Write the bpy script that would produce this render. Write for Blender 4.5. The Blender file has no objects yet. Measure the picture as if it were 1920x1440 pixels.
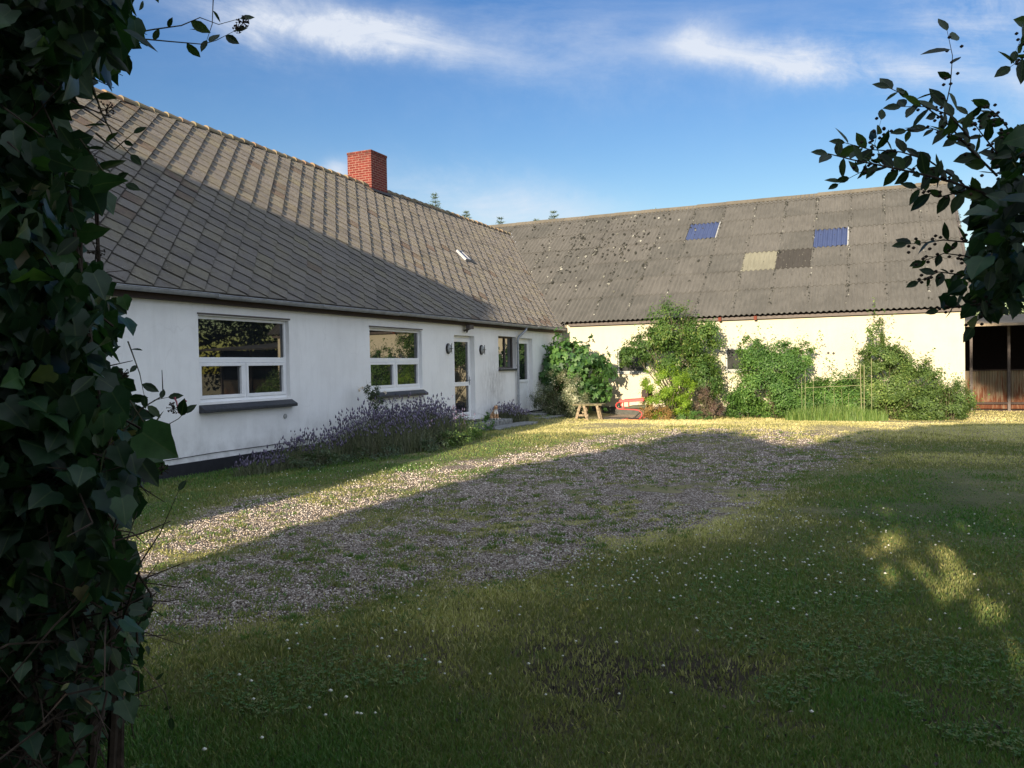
import bpy, math, random
import numpy as np
from mathutils import Vector, Matrix
random.seed(7); rng=np.random.default_rng(11)
PI=math.pi; col=bpy.context.scene.collection; sc=bpy.context.scene

# ------------------------------------------------------------------ helpers
def link(o,parent=None):
    col.objects.link(o)
    if parent is not None: o.parent=parent; o.matrix_parent_inverse=Matrix.Translation(-Vector(parent.location))
    return o
def tag(o,label=None,cat=None,group=None,kind=None):
    for k,v in (('label',label),('category',cat),('group',group),('kind',kind)):
        if v: o[k]=v
    return o
def empty(name,loc,label,cat,group=None):
    o=bpy.data.objects.new(name,None); o.location=loc; o.empty_display_size=.3
    col.objects.link(o); return tag(o,label,cat,group)
class MB:
    def __init__(s): s.v=[];s.f=[];s.a=[]
    def add(s,vs,fs,a=.5):
        n=len(s.v); s.v+= [tuple(v) for v in vs]; s.a+=[a]*len(vs); s.f+=[tuple(i+n for i in f) for f in fs]; return s
    def box(s,x0,x1,y0,y1,z0,z1,a=.5):
        x0,x1=sorted((x0,x1));y0,y1=sorted((y0,y1));z0,z1=sorted((z0,z1))
        return s.add([(x0,y0,z0),(x1,y0,z0),(x1,y1,z0),(x0,y1,z0),(x0,y0,z1),(x1,y0,z1),(x1,y1,z1),(x0,y1,z1)],
          [(0,3,2,1),(4,5,6,7),(0,1,5,4),(1,2,6,5),(2,3,7,6),(3,0,4,7)],a)
    def bar(s,p,q,w,h,up=(0,0,1),a=.5):
        p=Vector(p);q=Vector(q);d=(q-p).normalized();u=Vector(up)
        if abs(d.dot(u))>.98:u=Vector((1,0,0))
        r=d.cross(u).normalized();u=r.cross(d).normalized();vs=[]
        for c in (p,q):
            for sr,su in ((-1,-1),(1,-1),(1,1),(-1,1)): vs.append(c+r*sr*w/2+u*su*h/2)
        return s.add(vs,[(0,1,2,3),(7,6,5,4),(0,4,5,1),(1,5,6,2),(2,6,7,3),(3,7,4,0)],a)
    def tube(s,pts,rad,n=6,a=.5,caps=True):
        pts=[Vector(p) for p in pts]
        if not hasattr(rad,'__len__'): rad=[rad]*len(pts)
        vs=[];fs=[];prev=None
        for i,p in enumerate(pts):
            d=(pts[min(i+1,len(pts)-1)]-pts[max(i-1,0)]).normalized()
            if prev is None: u=d.orthogonal().normalized()
            else: u=(prev-d*prev.dot(d)).normalized()
            prev=u; w=d.cross(u)
            for k in range(n):
                t=2*PI*k/n; vs.append(p+(u*math.cos(t)+w*math.sin(t))*rad[i])
        for i in range(len(pts)-1):
            for k in range(n):
                fs.append((i*n+k,i*n+(k+1)%n,(i+1)*n+(k+1)%n,(i+1)*n+k))
        if caps: fs.append(tuple(range(n))[::-1]); fs.append(tuple((len(pts)-1)*n+k for k in range(n)))
        return s.add(vs,fs,a)
    def build(s,name,mat,parent=None,smooth=False,bevel=0):
        me=bpy.data.meshes.new(name); me.from_pydata(s.v,[],s.f); 
        at=me.attributes.new('rnd','FLOAT','POINT'); at.data.foreach_set('value',s.a)
        me.update(); me.materials.append(mat)
        if smooth: me.shade_smooth()
        o=bpy.data.objects.new(name,me); link(o,parent)
        if bevel:
            m=o.modifiers.new('b','BEVEL'); m.width=bevel; m.segments=2; m.limit_method='ANGLE'
        return o
def npmesh(name,V,F,rnd,mat,parent=None,extra=None,smooth=False):
    me=bpy.data.meshes.new(name); V=np.asarray(V,dtype=np.float32); F=np.asarray(F,dtype=np.int32)
    k=F.shape[1]; me.vertices.add(len(V)); me.vertices.foreach_set('co',V.ravel())
    me.loops.add(F.size); me.loops.foreach_set('vertex_index',F.ravel())
    me.polygons.add(len(F)); me.polygons.foreach_set('loop_start',np.arange(0,F.size,k,dtype=np.int32))
    me.update(calc_edges=True)
    at=me.attributes.new('rnd','FLOAT','POINT'); at.data.foreach_set('value',np.asarray(rnd,dtype=np.float32))
    for n,v in (extra or {}).items():
        a=me.attributes.new(n,'FLOAT','POINT'); a.data.foreach_set('value',np.asarray(v,dtype=np.float32))
    me.materials.append(mat)
    if smooth: me.shade_smooth()
    o=bpy.data.objects.new(name,me); return link(o,parent)
def norm(a): return a/np.maximum(np.linalg.norm(a,axis=-1,keepdims=True),1e-9)
def instance(tv,tf,pos,nrm,tip,scale,rnd):
    """copies of a small template (x=side, y=length towards tip, z=normal)"""
    tv=np.asarray(tv,float);tf=np.asarray(tf,int);n=norm(nrm)
    t=norm(tip-n*(tip*n).sum(1,keepdims=True)); s=np.cross(t,n)
    N=len(pos);k=len(tv); sca=np.asarray(scale).reshape(-1,1,1)
    V=pos[:,None,:]+sca*(tv[None,:,0:1]*s[:,None,:]+tv[None,:,1:2]*t[:,None,:]+tv[None,:,2:3]*n[:,None,:])
    F=(tf[None,:,:]+(np.arange(N)*k)[:,None,None]).reshape(-1,tf.shape[1])
    global LASTU; LASTU=np.tile(np.abs(tv[:,0]),N)
    return V.reshape(-1,3),F,np.repeat(rnd,k)
# leaf templates, length 1
def fan(outline,fold=.12,droop=.15):
    vs=[(0,.0,0)]; 
    for x,y in outline: vs.append((x,y,abs(x)*fold-droop*y*y))
    n=len(outline); c=(0,.35,-.05); vs[0]=c
    return vs,[(0,i+1,(i+1)%n+1) for i in range(n)]
OVAL=fan([(0,0),(.17,.18),(.25,.42),(.2,.68),(.08,.88),(0,1),(-.08,.88),(-.2,.68),(-.25,.42),(-.17,.18)])
SMALL=([(0,0,0),(.24,.45,.05),(0,1,-.1),(-.24,.45,.05)],[(0,1,2),(0,2,3)])
IVY=fan([(0,.05),(.25,-.06),(.42,.06),(.44,.22),(.56,.36),(.42,.5),(.34,.62),(.26,.8),(.1,.95),(0,1.05),(-.12,.9),(-.25,.76),(-.36,.6),(-.54,.42),(-.46,.2),(-.40,.02),(-.22,-.08)],.10,.3)
FIG=fan([(0,0),(.25,-.05),(.34,.12),(.22,.25),(.55,.35),(.6,.55),(.3,.5),(.2,.6),(.22,.9),(0,1.1),(-.22,.9),(-.2,.6),(-.3,.5),(-.6,.55),(-.55,.35),(-.22,.25),(-.34,.12),(-.25,-.05)],.15,.25)
def vnoise(x,y,scale,seed=0):
    x=np.asarray(x)/scale+100.3;y=np.asarray(y)/scale+57.1
    xi=np.floor(x).astype(int);yi=np.floor(y).astype(int);fx=x-xi;fy=y-yi
    fx=fx*fx*(3-2*fx);fy=fy*fy*(3-2*fy)
    def h(a,b):
        n=(a*374761393+b*668265263+seed*1442695041)&0x7fffffff
        n=((n^(n>>13))*1274126177)&0x7fffffff
        return ((n^(n>>16))&0xffff)/65535.
    return (h(xi,yi)*(1-fx)+h(xi+1,yi)*fx)*(1-fy)+(h(xi,yi+1)*(1-fx)+h(xi+1,yi+1)*fx)*fy
def sstep(t): t=np.clip(t,0,1); return t*t*(3-2*t)

# ------------------------------------------------------------------ materials
class NT:
    def __init__(s,name):
        s.m=bpy.data.materials.new(name); s.m.use_nodes=True; s.t=s.m.node_tree; s.b=s.t.nodes['Principled BSDF']; s.out=s.t.nodes['Material Output']
    def n(s,typ,**kw):
        nd=s.t.nodes.new(typ)
        for k,v in kw.items():
            if k in nd.inputs: 
                if isinstance(v,bpy.types.NodeSocket): s.t.links.new(v,nd.inputs[k])
                else: nd.inputs[k].default_value=v
            else: setattr(nd,k,v)
        return nd
    def l(s,a,b): s.t.links.new(a,b)
    def coord(s): return s.n('ShaderNodeTexCoord').outputs['Object']
    def pos(s): return s.n('ShaderNodeNewGeometry').outputs['Position']
    def attr(s,n): return s.n('ShaderNodeAttribute',attribute_name=n).outputs['Fac']
    def mapped(s,v,scale): 
        nd=s.n('ShaderNodeMapping'); s.l(v,nd.inputs['Vector']); nd.inputs['Scale'].default_value=scale; return nd.outputs[0]
    def noise(s,v,scale,detail=4,rough=.6):
        nd=s.n('ShaderNodeTexNoise'); s.l(v,nd.inputs['Vector']); nd.inputs['Scale'].default_value=scale; nd.inputs['Detail'].default_value=detail; nd.inputs['Roughness'].default_value=rough; return nd.outputs[0]
    def ramp(s,f,stops,interp='LINEAR'):
        nd=s.n('ShaderNodeValToRGB'); s.l(f,nd.inputs[0]); cr=nd.color_ramp; cr.interpolation=interp
        while len(cr.elements)<len(stops): cr.elements.new(.5)
        for e,(p,c) in zip(cr.elements,stops):
            e.position=p; e.color=(*c,1) if len(c)==3 else c
        return nd.outputs[0]
    def mix(s,f,a,b,mode='MIX'):
        nd=s.n('ShaderNodeMix',data_type='RGBA',blend_type=mode)
        for sock,v in ((nd.inputs[0],f),(nd.inputs[6],a),(nd.inputs[7],b)):
            if isinstance(v,bpy.types.NodeSocket): s.l(v,sock)
            elif hasattr(v,'__len__'): sock.default_value=(*v,1)
            else: sock.default_value=v
        return nd.outputs[2]
    def math(s,op,a,b=0,c=0,clamp=False):
        nd=s.n('ShaderNodeMath',operation=op,use_clamp=clamp)
        for sock,v in zip(nd.inputs,(a,b,c)):
            if isinstance(v,bpy.types.NodeSocket): s.l(v,sock)
            else: sock.default_value=v
        return nd.outputs[0]
    def bump(s,h,strength=.5,dist=.01,normal=None):
        nd=s.n('ShaderNodeBump'); s.l(h,nd.inputs['Height']); nd.inputs['Strength'].default_value=strength; nd.inputs['Distance'].default_value=dist
        if normal is not None: s.l(normal,nd.inputs['Normal'])
        return nd.outputs[0]
    def fin(s,color=None,rough=.9,spec=.2,normal=None):
        if color is not None:
            if isinstance(color,bpy.types.NodeSocket): s.l(color,s.b.inputs['Base Color'])
            else: s.b.inputs['Base Color'].default_value=(*color,1)
        if isinstance(rough,bpy.types.NodeSocket): s.l(rough,s.b.inputs['Roughness'])
        else: s.b.inputs['Roughness'].default_value=rough
        s.b.inputs['Specular IOR Level'].default_value=spec
        if normal is not None: s.l(normal,s.b.inputs['Normal'])
        return s.m
def plain(name,c,rough=.6,spec=.4,var=.15,scale=12,bump=.1):
    m=NT(name); p=m.pos(); n=m.noise(p,scale,5)
    c2=tuple(x*(1-var*2) for x in c); c3=tuple(min(1,x*(1+var)) for x in c)
    return m.fin(m.ramp(n,[(.3,c2),(.7,c3)]),rough,spec,m.bump(m.noise(p,scale*6,3),bump,.004))
def leafmat(name,stops,trans=.35,rough=.5,tcol=None,spec=.35):
    m=NT(name); r=m.attr('rnd'); c=m.ramp(r,stops)
    if name in ('ivy_leaf','climber_leaf'):
        c=m.mix(m.math('MULTIPLY',m.ramp(m.attr('u'),[(0,(1,1,1)),(.035,(0,0,0))]),.55),c,(.09,.13,.05)); c=m.mix(.8,c,m.ramp(m.noise(m.pos(),34,3,.7),[(.3,(.55,.6,.6)),(.7,(1.0,1.0,1.0))]),'MULTIPLY')
    c=m.mix(.25,c,m.ramp(m.noise(m.pos(),25,2),[(.3,(.4,.4,.4)),(.7,(1,1,1))]),'MULTIPLY')
    m.fin(c,rough,spec)
    tr=m.n('ShaderNodeBsdfTranslucent'); cc=m.mix(1,c,(1.5,1.7,.7),'MULTIPLY'); m.l(cc,tr.inputs[0])
    mx=m.n('ShaderNodeMixShader'); mx.inputs[0].default_value=trans; m.l(m.b.outputs[0],mx.inputs[1]); m.l(tr.outputs[0],mx.inputs[2]); m.l(mx.outputs[0],m.out.inputs[0]); return m.m

def m_render(name,base,dirt,amount=.5,damp=None):
    m=NT(name); p=m.pos()
    big=m.noise(p,.9,6,.65); st=m.noise(m.mapped(p,(2.5,2.5,.35)),2.2,5,.7); fine=m.noise(p,45,4)
    c=m.mix(m.math('MULTIPLY',m.ramp(big,[(.42,(0,0,0)),(.75,(1,1,1))]),amount),base,dirt)
    c=m.mix(m.math('MULTIPLY',m.ramp(st,[(.5,(0,0,0)),(.8,(1,1,1))]),amount*.8),c,dirt)
    if damp:   # splash dirt along the foot of the wall and a stained patch beside the door
        z=m.n('ShaderNodeSeparateXYZ'); m.l(p,z.inputs[0])
        low=m.math('SUBTRACT',1,m.math('MULTIPLY',z.outputs[2],1.4),clamp=True)
        low=m.math('MULTIPLY',low,m.ramp(m.noise(p,3.5,5),[(.4,(0,0,0)),(.7,(1,1,1))]))
        c=m.mix(m.math('MULTIPLY',low,.55),c,damp)
        d=m.n('ShaderNodeVectorMath',operation='DISTANCE'); m.l(p,d.inputs[0]); d.inputs[1].default_value=(0,-5.6,1.0)
        w=m.math('SUBTRACT',1.15,d.outputs[1],clamp=True); w=m.math('MULTIPLY',w,m.ramp(m.noise(m.mapped(p,(3,3,1)),3,6,.75),[(.35,(0,0,0)),(.7,(1,1,1))]))
        c=m.mix(m.math('MULTIPLY',w,.85),c,damp)
    crack=m.n('ShaderNodeTexVoronoi',feature='DISTANCE_TO_EDGE'); wob=m.n('ShaderNodeMix',data_type='VECTOR'); 
    cv=m.n('ShaderNodeVectorMath',operation='ADD'); m.l(p,cv.inputs[0]); nz=m.n('ShaderNodeTexNoise'); m.l(p,nz.inputs['Vector']); nz.inputs['Scale'].default_value=1.5; m.l(nz.outputs['Color'],cv.inputs[1])
    m.l(cv.outputs[0],crack.inputs['Vector']); crack.inputs['Scale'].default_value=.45
    ck=m.ramp(crack.outputs[0],[(0,(1,1,1)),(.004,(0,0,0))]); c=m.mix(m.math('MULTIPLY',ck,.12),c,(.35,.34,.33))
    h=m.math('ADD',m.math('MULTIPLY',big,1.0),m.math('MULTIPLY',fine,.12))
    return m.fin(c,.93,.15,m.bump(h,.5,.03))
M={}
M['wall']=m_render('white_render',(.80,.80,.79),(.55,.54,.52),.4,(.28,.27,.26))
M['barnwall']=m_render('cream_render',(.46,.43,.33),(.36,.32,.235),.45)
M['plinth']=plain('tarred_plinth',(.018,.019,.023),.7,.3)
M['plinth2']=plain('grey_plinth',(.075,.078,.07),.8,.2)
M['upvc']=plain('white_frame',(.78,.79,.80),.35,.5,.04,4,.02)
M['greyframe']=plain('grey_frame',(.33,.34,.33),.6,.3)
M['brownframe']=plain('brown_frame',(.09,.075,.07),.6,.3)
M['slate']=plain('slate_sill',(.03,.034,.042),.5,.5,.3,20,.5)
M['fascia']=plain('fascia_brown',(.035,.022,.018),.7,.3)
M['zinc']=plain('zinc',(.28,.29,.31),.45,.5,.15,8)
M['pipe']=plain('grey_pipe',(.30,.32,.35),.45,.5,.12)
M['wood']=plain('weathered_wood',(.24,.19,.125),.85,.15,.3,20,.6)
M['woodtop']=plain('mossy_wood',(.15,.135,.08),.85,.15,.35,16,.6)
M['red']=plain('red_paint',(.52,.035,.03),.4,.5,.12)
M['redfade']=plain('faded_red',(.50,.09,.06),.6,.3,.2)
M['cushion']=plain('grey_cushion',(.075,.085,.06),.9,.1)
M['black']=plain('black_rubber',(.02,.02,.02),.6,.3)
M['stone']=plain('step_concrete',(.22,.225,.22),.9,.15,.3,9,.6)
M['paving']=plain('terrace_paving',(.34,.27,.21),.9,.15,.2,6,.4)
M['redbrown']=plain('purlin_red',(.16,.045,.03),.8,.2)
M['cane']=plain('cane',(.22,.22,.12),.7,.2)
M['bark']=plain('bark',(.06,.048,.036),.95,.1,.35,18,.8)
M['stem']=plain('stem',(.075,.07,.04),.8,.2)
M['deadtwig']=plain('dead_twig',(.048,.036,.027),.9,.1,.3,30,.2)
M['interior']=plain('dark_interior',(.02,.02,.022),.9,.1)
# glass: dark room behind a shiny pane
m=NT('window_glass'); m.b.inputs['IOR'].default_value=1.75; M['glass']=m.fin(m.ramp(m.noise(m.pos(),1.6,2),[(.35,(.008,.010,.011)),(.7,(.016,.018,.02))]),.015,.9,m.bump(m.noise(m.pos(),.9,1),.03,.02))
m=NT('barn_glass'); M['glass2']=m.fin(m.ramp(m.noise(m.pos(),5,3),[(.3,(.018,.02,.02)),(.7,(.04,.042,.04))]),.12,.5)
def m_tile():
    m=NT('cement_tile'); p=m.pos(); r=m.attr('rnd')
    c=m.ramp(r,[(0,(.115,.107,.10)),(.35,(.155,.145,.135)),(.65,(.185,.172,.158)),(.9,(.185,.172,.135)),(1,(.135,.105,.088))])
    c=m.mix(m.ramp(m.noise(p,2.1,5,.65),[(.45,(0,0,0)),(.7,(.6,.6,.6))]),c,(.215,.195,.135))
    c=m.mix(m.ramp(m.noise(p,9,4,.7),[(.5,(0,0,0)),(.75,(.7,.7,.7))]),c,(.11,.095,.08))
    sp=m.n('ShaderNodeTexVoronoi'); m.l(p,sp.inputs['Vector']); sp.inputs['Scale'].default_value=16
    c=m.mix(m.math('MULTIPLY',m.ramp(sp.outputs[0],[(.10,(1,1,1)),(.16,(0,0,0))]),m.ramp(m.noise(p,1.3,3),[(.5,(0,0,0)),(.62,(.8,.8,.8))])),c,(.42,.40,.34))
    h=m.math('ADD',m.noise(p,110,4,.8),m.math('MULTIPLY',m.noise(p,28,3),.8)); 
    m.b.inputs['Diffuse Roughness'].default_value=1.0
    return m.fin(c,.95,.1,m.bump(h,1.0,.02))
M['tile']=m_tile()
def m_eternit(name,a,b,spots=.35):
    m=NT(name); p=m.pos(); r=m.attr('rnd')
    c=m.ramp(r,[(0,a),(1,b)])
    c=m.mix(m.ramp(m.noise(p,1.1,6,.7),[(.4,(0,0,0)),(.75,(.65,.65,.65))]),c,tuple(x*1.35 for x in b))
    c=m.mix(m.ramp(m.noise(m.mapped(p,(7,1,1)),2.5,5,.7),[(.45,(0,0,0)),(.75,(.6,.6,.6))]),c,tuple(x*.62 for x in a))
    sp=m.n('ShaderNodeTexVoronoi'); m.l(p,sp.inputs['Vector']); sp.inputs['Scale'].default_value=7
    c=m.mix(m.math('MULTIPLY',m.ramp(sp.outputs[0],[(.06,(1,1,1)),(.13,(0,0,0))]),spots),c,(.24,.235,.2))
    m.b.inputs['Diffuse Roughness'].default_value=1.0
    return m.fin(c,.95,.1,m.bump(m.noise(p,60,4,.7),.6,.01))
M['eternit']=m_eternit('corrugated_cement',(.059,.060,.058),(.078,.077,.074))
M['palesheet']=m_eternit('pale_sheet',(.13,.13,.105),(.13,.13,.105),.1)
M['darksheet']=m_eternit('dark_sheet',(.035,.034,.033),(.035,.034,.033),.9)
M['ridge']=m_eternit('barn_ridge',(.085,.078,.064),(.105,.095,.077),.2)
m=NT('blue_panel'); M['bluepanel']=m.fin(m.ramp(m.noise(m.mapped(m.pos(),(6,1,1)),1.5,3),[(.3,(.04,.055,.12)),(.75,(.055,.075,.155))]),.3,.5)
m=NT('ridge_tile'); p=m.pos(); c=m.ramp(m.attr('rnd'),[(0,(.15,.12,.09)),(.55,(.21,.165,.12)),(1,(.24,.145,.095))]); c=m.mix(m.ramp(m.noise(p,7,5),[(.4,(0,0,0)),(.7,(.8,.8,.8))]),c,(.19,.18,.10)); M['ridgetile']=m.fin(c,.95,.1,m.bump(m.noise(p,60,4),.8,.01))
def m_brick():
    m=NT('red_brick'); geo=m.n('ShaderNodeNewGeometry'); s=m.n('ShaderNodeSeparateXYZ'); m.l(geo.outputs['Position'],s.inputs[0])
    u=m.math('ADD',s.outputs[0],s.outputs[1]); cb=m.n('ShaderNodeCombineXYZ'); m.l(u,cb.inputs[0]); m.l(s.outputs[2],cb.inputs[1])
    b=m.n('ShaderNodeTexBrick'); m.l(cb.outputs[0],b.inputs['Vector']); b.inputs['Scale'].default_value=1; b.inputs['Brick Width'].default_value=.24; b.inputs['Row Height'].default_value=.075; b.inputs['Mortar Size'].default_value=.009; b.inputs['Mortar Smooth'].default_value=.3
    b.inputs['Color1'].default_value=(.165,.027,.021,1); b.inputs['Color2'].default_value=(.12,.021,.017,1); b.inputs['Mortar'].default_value=(.28,.17,.13,1)
    c=m.mix(.5,b.outputs[0],m.ramp(m.noise(geo.outputs['Position'],14,4),[(.3,(.55,.5,.5)),(.7,(1,1,1))]),'MULTIPLY')
    z_=m.n('ShaderNodeSeparateXYZ'); m.l(geo.outputs['Position'],z_.inputs[0]); tp=m.math('MULTIPLY',m.math('SUBTRACT',z_.outputs[2],7.9,clamp=True),m.ramp(m.noise(geo.outputs['Position'],5,6,.75),[(.4,(0,0,0)),(.6,(1,1,1))])); c=m.mix(m.math('MULTIPLY',tp,1.3,clamp=True),c,(.035,.025,.022)); c=m.mix(m.ramp(m.noise(geo.outputs['Position'],9,6,.8),[(.55,(0,0,0)),(.75,(.5,.5,.5))]),c,(.25,.17,.14))
    return m.fin(c,.85,.2,m.bump(m.math('SUBTRACT',m.math('MULTIPLY',m.noise(geo.outputs['Position'],60,3),.4),b.outputs['Fac']),.7,.008))
M['brick']=m_brick()
def m_shed():
    m=NT('rusty_sheet'); p=m.pos(); s=m.n('ShaderNodeSeparateXYZ'); m.l(p,s.inputs[0])
    n=m.noise(m.mapped(p,(5,5,.8)),2.2,6,.7)
    f=m.math('ADD',n,m.math('MULTIPLY',m.math('SUBTRACT',.55,s.outputs[2]),.22))
    c=m.ramp(f,[(.40,(.20,.17,.12)),(.52,(.19,.13,.085)),(.62,(.13,.05,.026)),(.85,(.07,.028,.016))])
    return m.fin(c,.8,.2,m.bump(m.noise(p,30,4),.4,.005))
M['shed']=m_shed()
M['shedroof']=plain('shed_roof',(.27,.22,.16),.9,.1,.2,3,.2)
M['outwall']=plain('outbuilding_wall',(.7,.68,.62),.9,.1)
# foliage
G=lambda r,g,b:(r,g,b)
M['ivy']=leafmat('ivy_leaf',[(0,(.010,.027,.013)),(.4,(.022,.058,.024)),(.75,(.045,.105,.03)),(.92,(.075,.13,.025)),(1,(.15,.13,.06))],.3,.42,None,.3)
M['climber']=leafmat('climber_leaf',[(0,(.012,.026,.012)),(.5,(.026,.05,.02)),(1,(.06,.095,.03))],.4,.42,None,.3)
M['figleaf']=leafmat('fig_leaf',[(0,(.03,.08,.03)),(.5,(.06,.14,.04)),(1,(.13,.25,.06))],.35,.5)
M['varileaf']=leafmat('variegated_leaf',[(0,(.05,.075,.035)),(.4,(.10,.13,.07)),(.6,(.2,.21,.12)),(.8,(.45,.45,.31)),(1,(.55,.54,.42))],.25)
M['elder']=leafmat('elder_leaf',[(0,(.035,.08,.02)),(.5,(.075,.15,.035)),(.85,(.14,.22,.05)),(1,(.22,.26,.07))],.4)
M['bright']=leafmat('bright_leaf',[(0,(.10,.17,.02)),(.5,(.19,.31,.03)),(1,(.32,.42,.06))],.45)
M['deadleaf']=leafmat('orange_leaf',[(0,(.16,.11,.04)),(.5,(.30,.20,.07)),(1,(.38,.22,.10))],.4)
M['purple']=leafmat('purple_leaf',[(0,(.06,.05,.045)),(.5,(.14,.09,.08)),(1,(.20,.17,.10))],.3)
M['shrub']=leafmat('shrub_leaf',[(0,(.045,.10,.028)),(.5,(.09,.19,.045)),(.9,(.16,.28,.065)),(1,(.25,.34,.1))],.4)
M['shrub2']=leafmat('shrub_leaf_olive',[(0,(.05,.09,.028)),(.5,(.11,.18,.05)),(.9,(.19,.27,.07)),(1,(.28,.33,.11))],.4)
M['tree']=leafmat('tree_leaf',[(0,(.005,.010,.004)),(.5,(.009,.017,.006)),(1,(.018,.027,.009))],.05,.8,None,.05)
M['treelight']=leafmat('tree_leaf_light',[(0,(.03,.045,.015)),(.5,(.07,.085,.03)),(1,(.13,.14,.05))],.3)
M['fir']=leafmat('fir_needles',[(0,(.05,.08,.05)),(1,(.13,.18,.10))],.3)
M['lavgreen']=leafmat('lavender_stem',[(0,(.06,.07,.045)),(.5,(.12,.135,.08)),(1,(.21,.21,.12))],.2)
M['lavflower']=leafmat('lavender_flower',[(0,(.07,.06,.095)),(.5,(.14,.115,.19)),(1,(.25,.22,.30))],.2)
M['litter']=leafmat('litter',[(0,(.012,.01,.008)),(.8,(.04,.032,.022)),(1,(.16,.13,.09))],0,.9)
M['roseleaf']=leafmat('rose_leaf',[(0,(.03,.05,.025)),(1,(.08,.12,.05))],.3)
M['rosepetal']=plain('rose_petal',(.7,.62,.5),.7,.2,.1)
M['pinkpetal']=plain('pink_petal',(.45,.12,.14),.7,.2,.1)
M['grass']=leafmat('grass_blade',[(0,(.055,.135,.035)),(.22,(.10,.19,.045)),(.42,(.165,.19,.065)),(.58,(.22,.215,.08)),(.72,(.47,.43,.18)),(1,(.68,.60,.33))],.35,.6)
M['weed']=leafmat('tall_grass',[(0,(.06,.11,.03)),(.5,(.13,.22,.05)),(1,(.25,.30,.09))],.4)
M['clover']=plain('clover_white',(.62,.62,.52),.8,.1,.1)
m=NT('gravel_stone'); M['stonebit']=m.fin(m.ramp(m.attr('rnd'),[(0,(.17,.14,.11)),(.3,(.35,.29,.235)),(.6,(.48,.41,.34)),(.85,(.60,.53,.46)),(1,(.78,.72,.65))]),.85,.25)
M['moss']=leafmat('moss',[(0,(.012,.013,.010)),(.7,(.026,.026,.02)),(.87,(.05,.048,.038)),(.93,(.18,.18,.15)),(1,(.3,.3,.26))],.0,.95)

# ------------------------------------------------------------------ terrain
def gz(x,y):
    x=np.asarray(x,float);y=np.asarray(y,float)
    return -.25*sstep((y+8)/7.5)*sstep((x-.2)/2.0)-.15*sstep((-12.5-y)/3.5)*sstep((3.0-x)/2.2)-.10*sstep((x-.2)/.7)*sstep((3.6-x)/1.8)*sstep((y+11)/2)*sstep((-4.5-y)/1.5)
def G1(x,y): return float(gz(x,y))
poly=np.array([(3.75,-22.5),(3.55,-20.9),(3.35,-19),(3.9,-17.4),(4.2,-14.1),(4.5,-12.1),(5.0,-9.2),(6.1,-7.6),(8.0,-7.8),(9.6,-8.6),(10.1,-12),(9.7,-14.65),(8.7,-17.6),(8.25,-19.5),(7.75,-20.9),(7.3,-21.8),(6.9,-22.6),(6.4,-23.5),(5.6,-25.5),(3.5,-26.5)])
def sdist(x,y):
    x=np.asarray(x,float);y=np.asarray(y,float); d=np.full(x.shape,1e9); ins=np.zeros(x.shape,bool); n=len(poly)
    for i in range(n):
        a=poly[i];b=poly[(i+1)%n]; e=b-a; t=np.clip(((x-a[0])*e[0]+(y-a[1])*e[1])/(e@e),0,1)
        d=np.minimum(d,np.hypot(x-a[0]-t*e[0],y-a[1]-t*e[1]))
        c=((a[1]>y)!=(b[1]>y))&(x<(b[0]-a[0])*(y-a[1])/(b[1]-a[1]+1e-12)+a[0]); ins^=c
    return np.where(ins,d,-d)
def masks(x,y):
    s=sdist(x,y); n=vnoise(x,y,1.3,1)*.6+vnoise(x,y,.4,2)*.4
    g=sstep((s+ (n-.5)*1.4+.25)/.7)
    patch=vnoise(x,y,.7,3)*.25+vnoise(x,y,.24,4)*.45+vnoise(x,y,.12,24)*.30      # weeds grown through the gravel
    far=sstep((np.asarray(y)+15)/8)*.10+sstep((np.asarray(x)-7.2)/2.5)*.10
    g=g*(1-sstep((patch-(.53-far))/.13)*.8)
    y_=np.asarray(y)
    dry=np.maximum(sstep((y_+21)/12)*.62,sstep((y_+13)/4)*.95)*sstep((x-1.0)/1.2)
    dry=np.maximum(dry,sstep((1.3-np.abs(s))/1.6)*.50)
    dry=np.maximum(dry,(s>0)*.42)
    dry=np.clip(dry+(vnoise(x,y,2.2,5)-.5)*.45+(vnoise(x,y,.6,15)-.5)*.3,0,1)
    dx=(x-9.4)/1.5;dy=(y+23.0)/.9
    dirt=sstep((1.2-np.hypot((x-9.0)/1.9,(y+22.95)/.95))/.8)*sstep((vnoise(x,y,.55,6)*.6+vnoise(x,y,.18,9)*.4-.38)/.2)
    return g,dry,dirt
def axis(a,b,step,lo,hi):
    mid=list(np.arange(a,b,step)); up=[];s=step;v=b
    while v<hi: up.append(v); s*=1.35; v+=s
    dn=[];s=step;v=a-step
    while v>lo: dn.append(v); s*=1.35; v-=s
    return np.array(dn[::-1]+mid+up+[hi])
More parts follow.
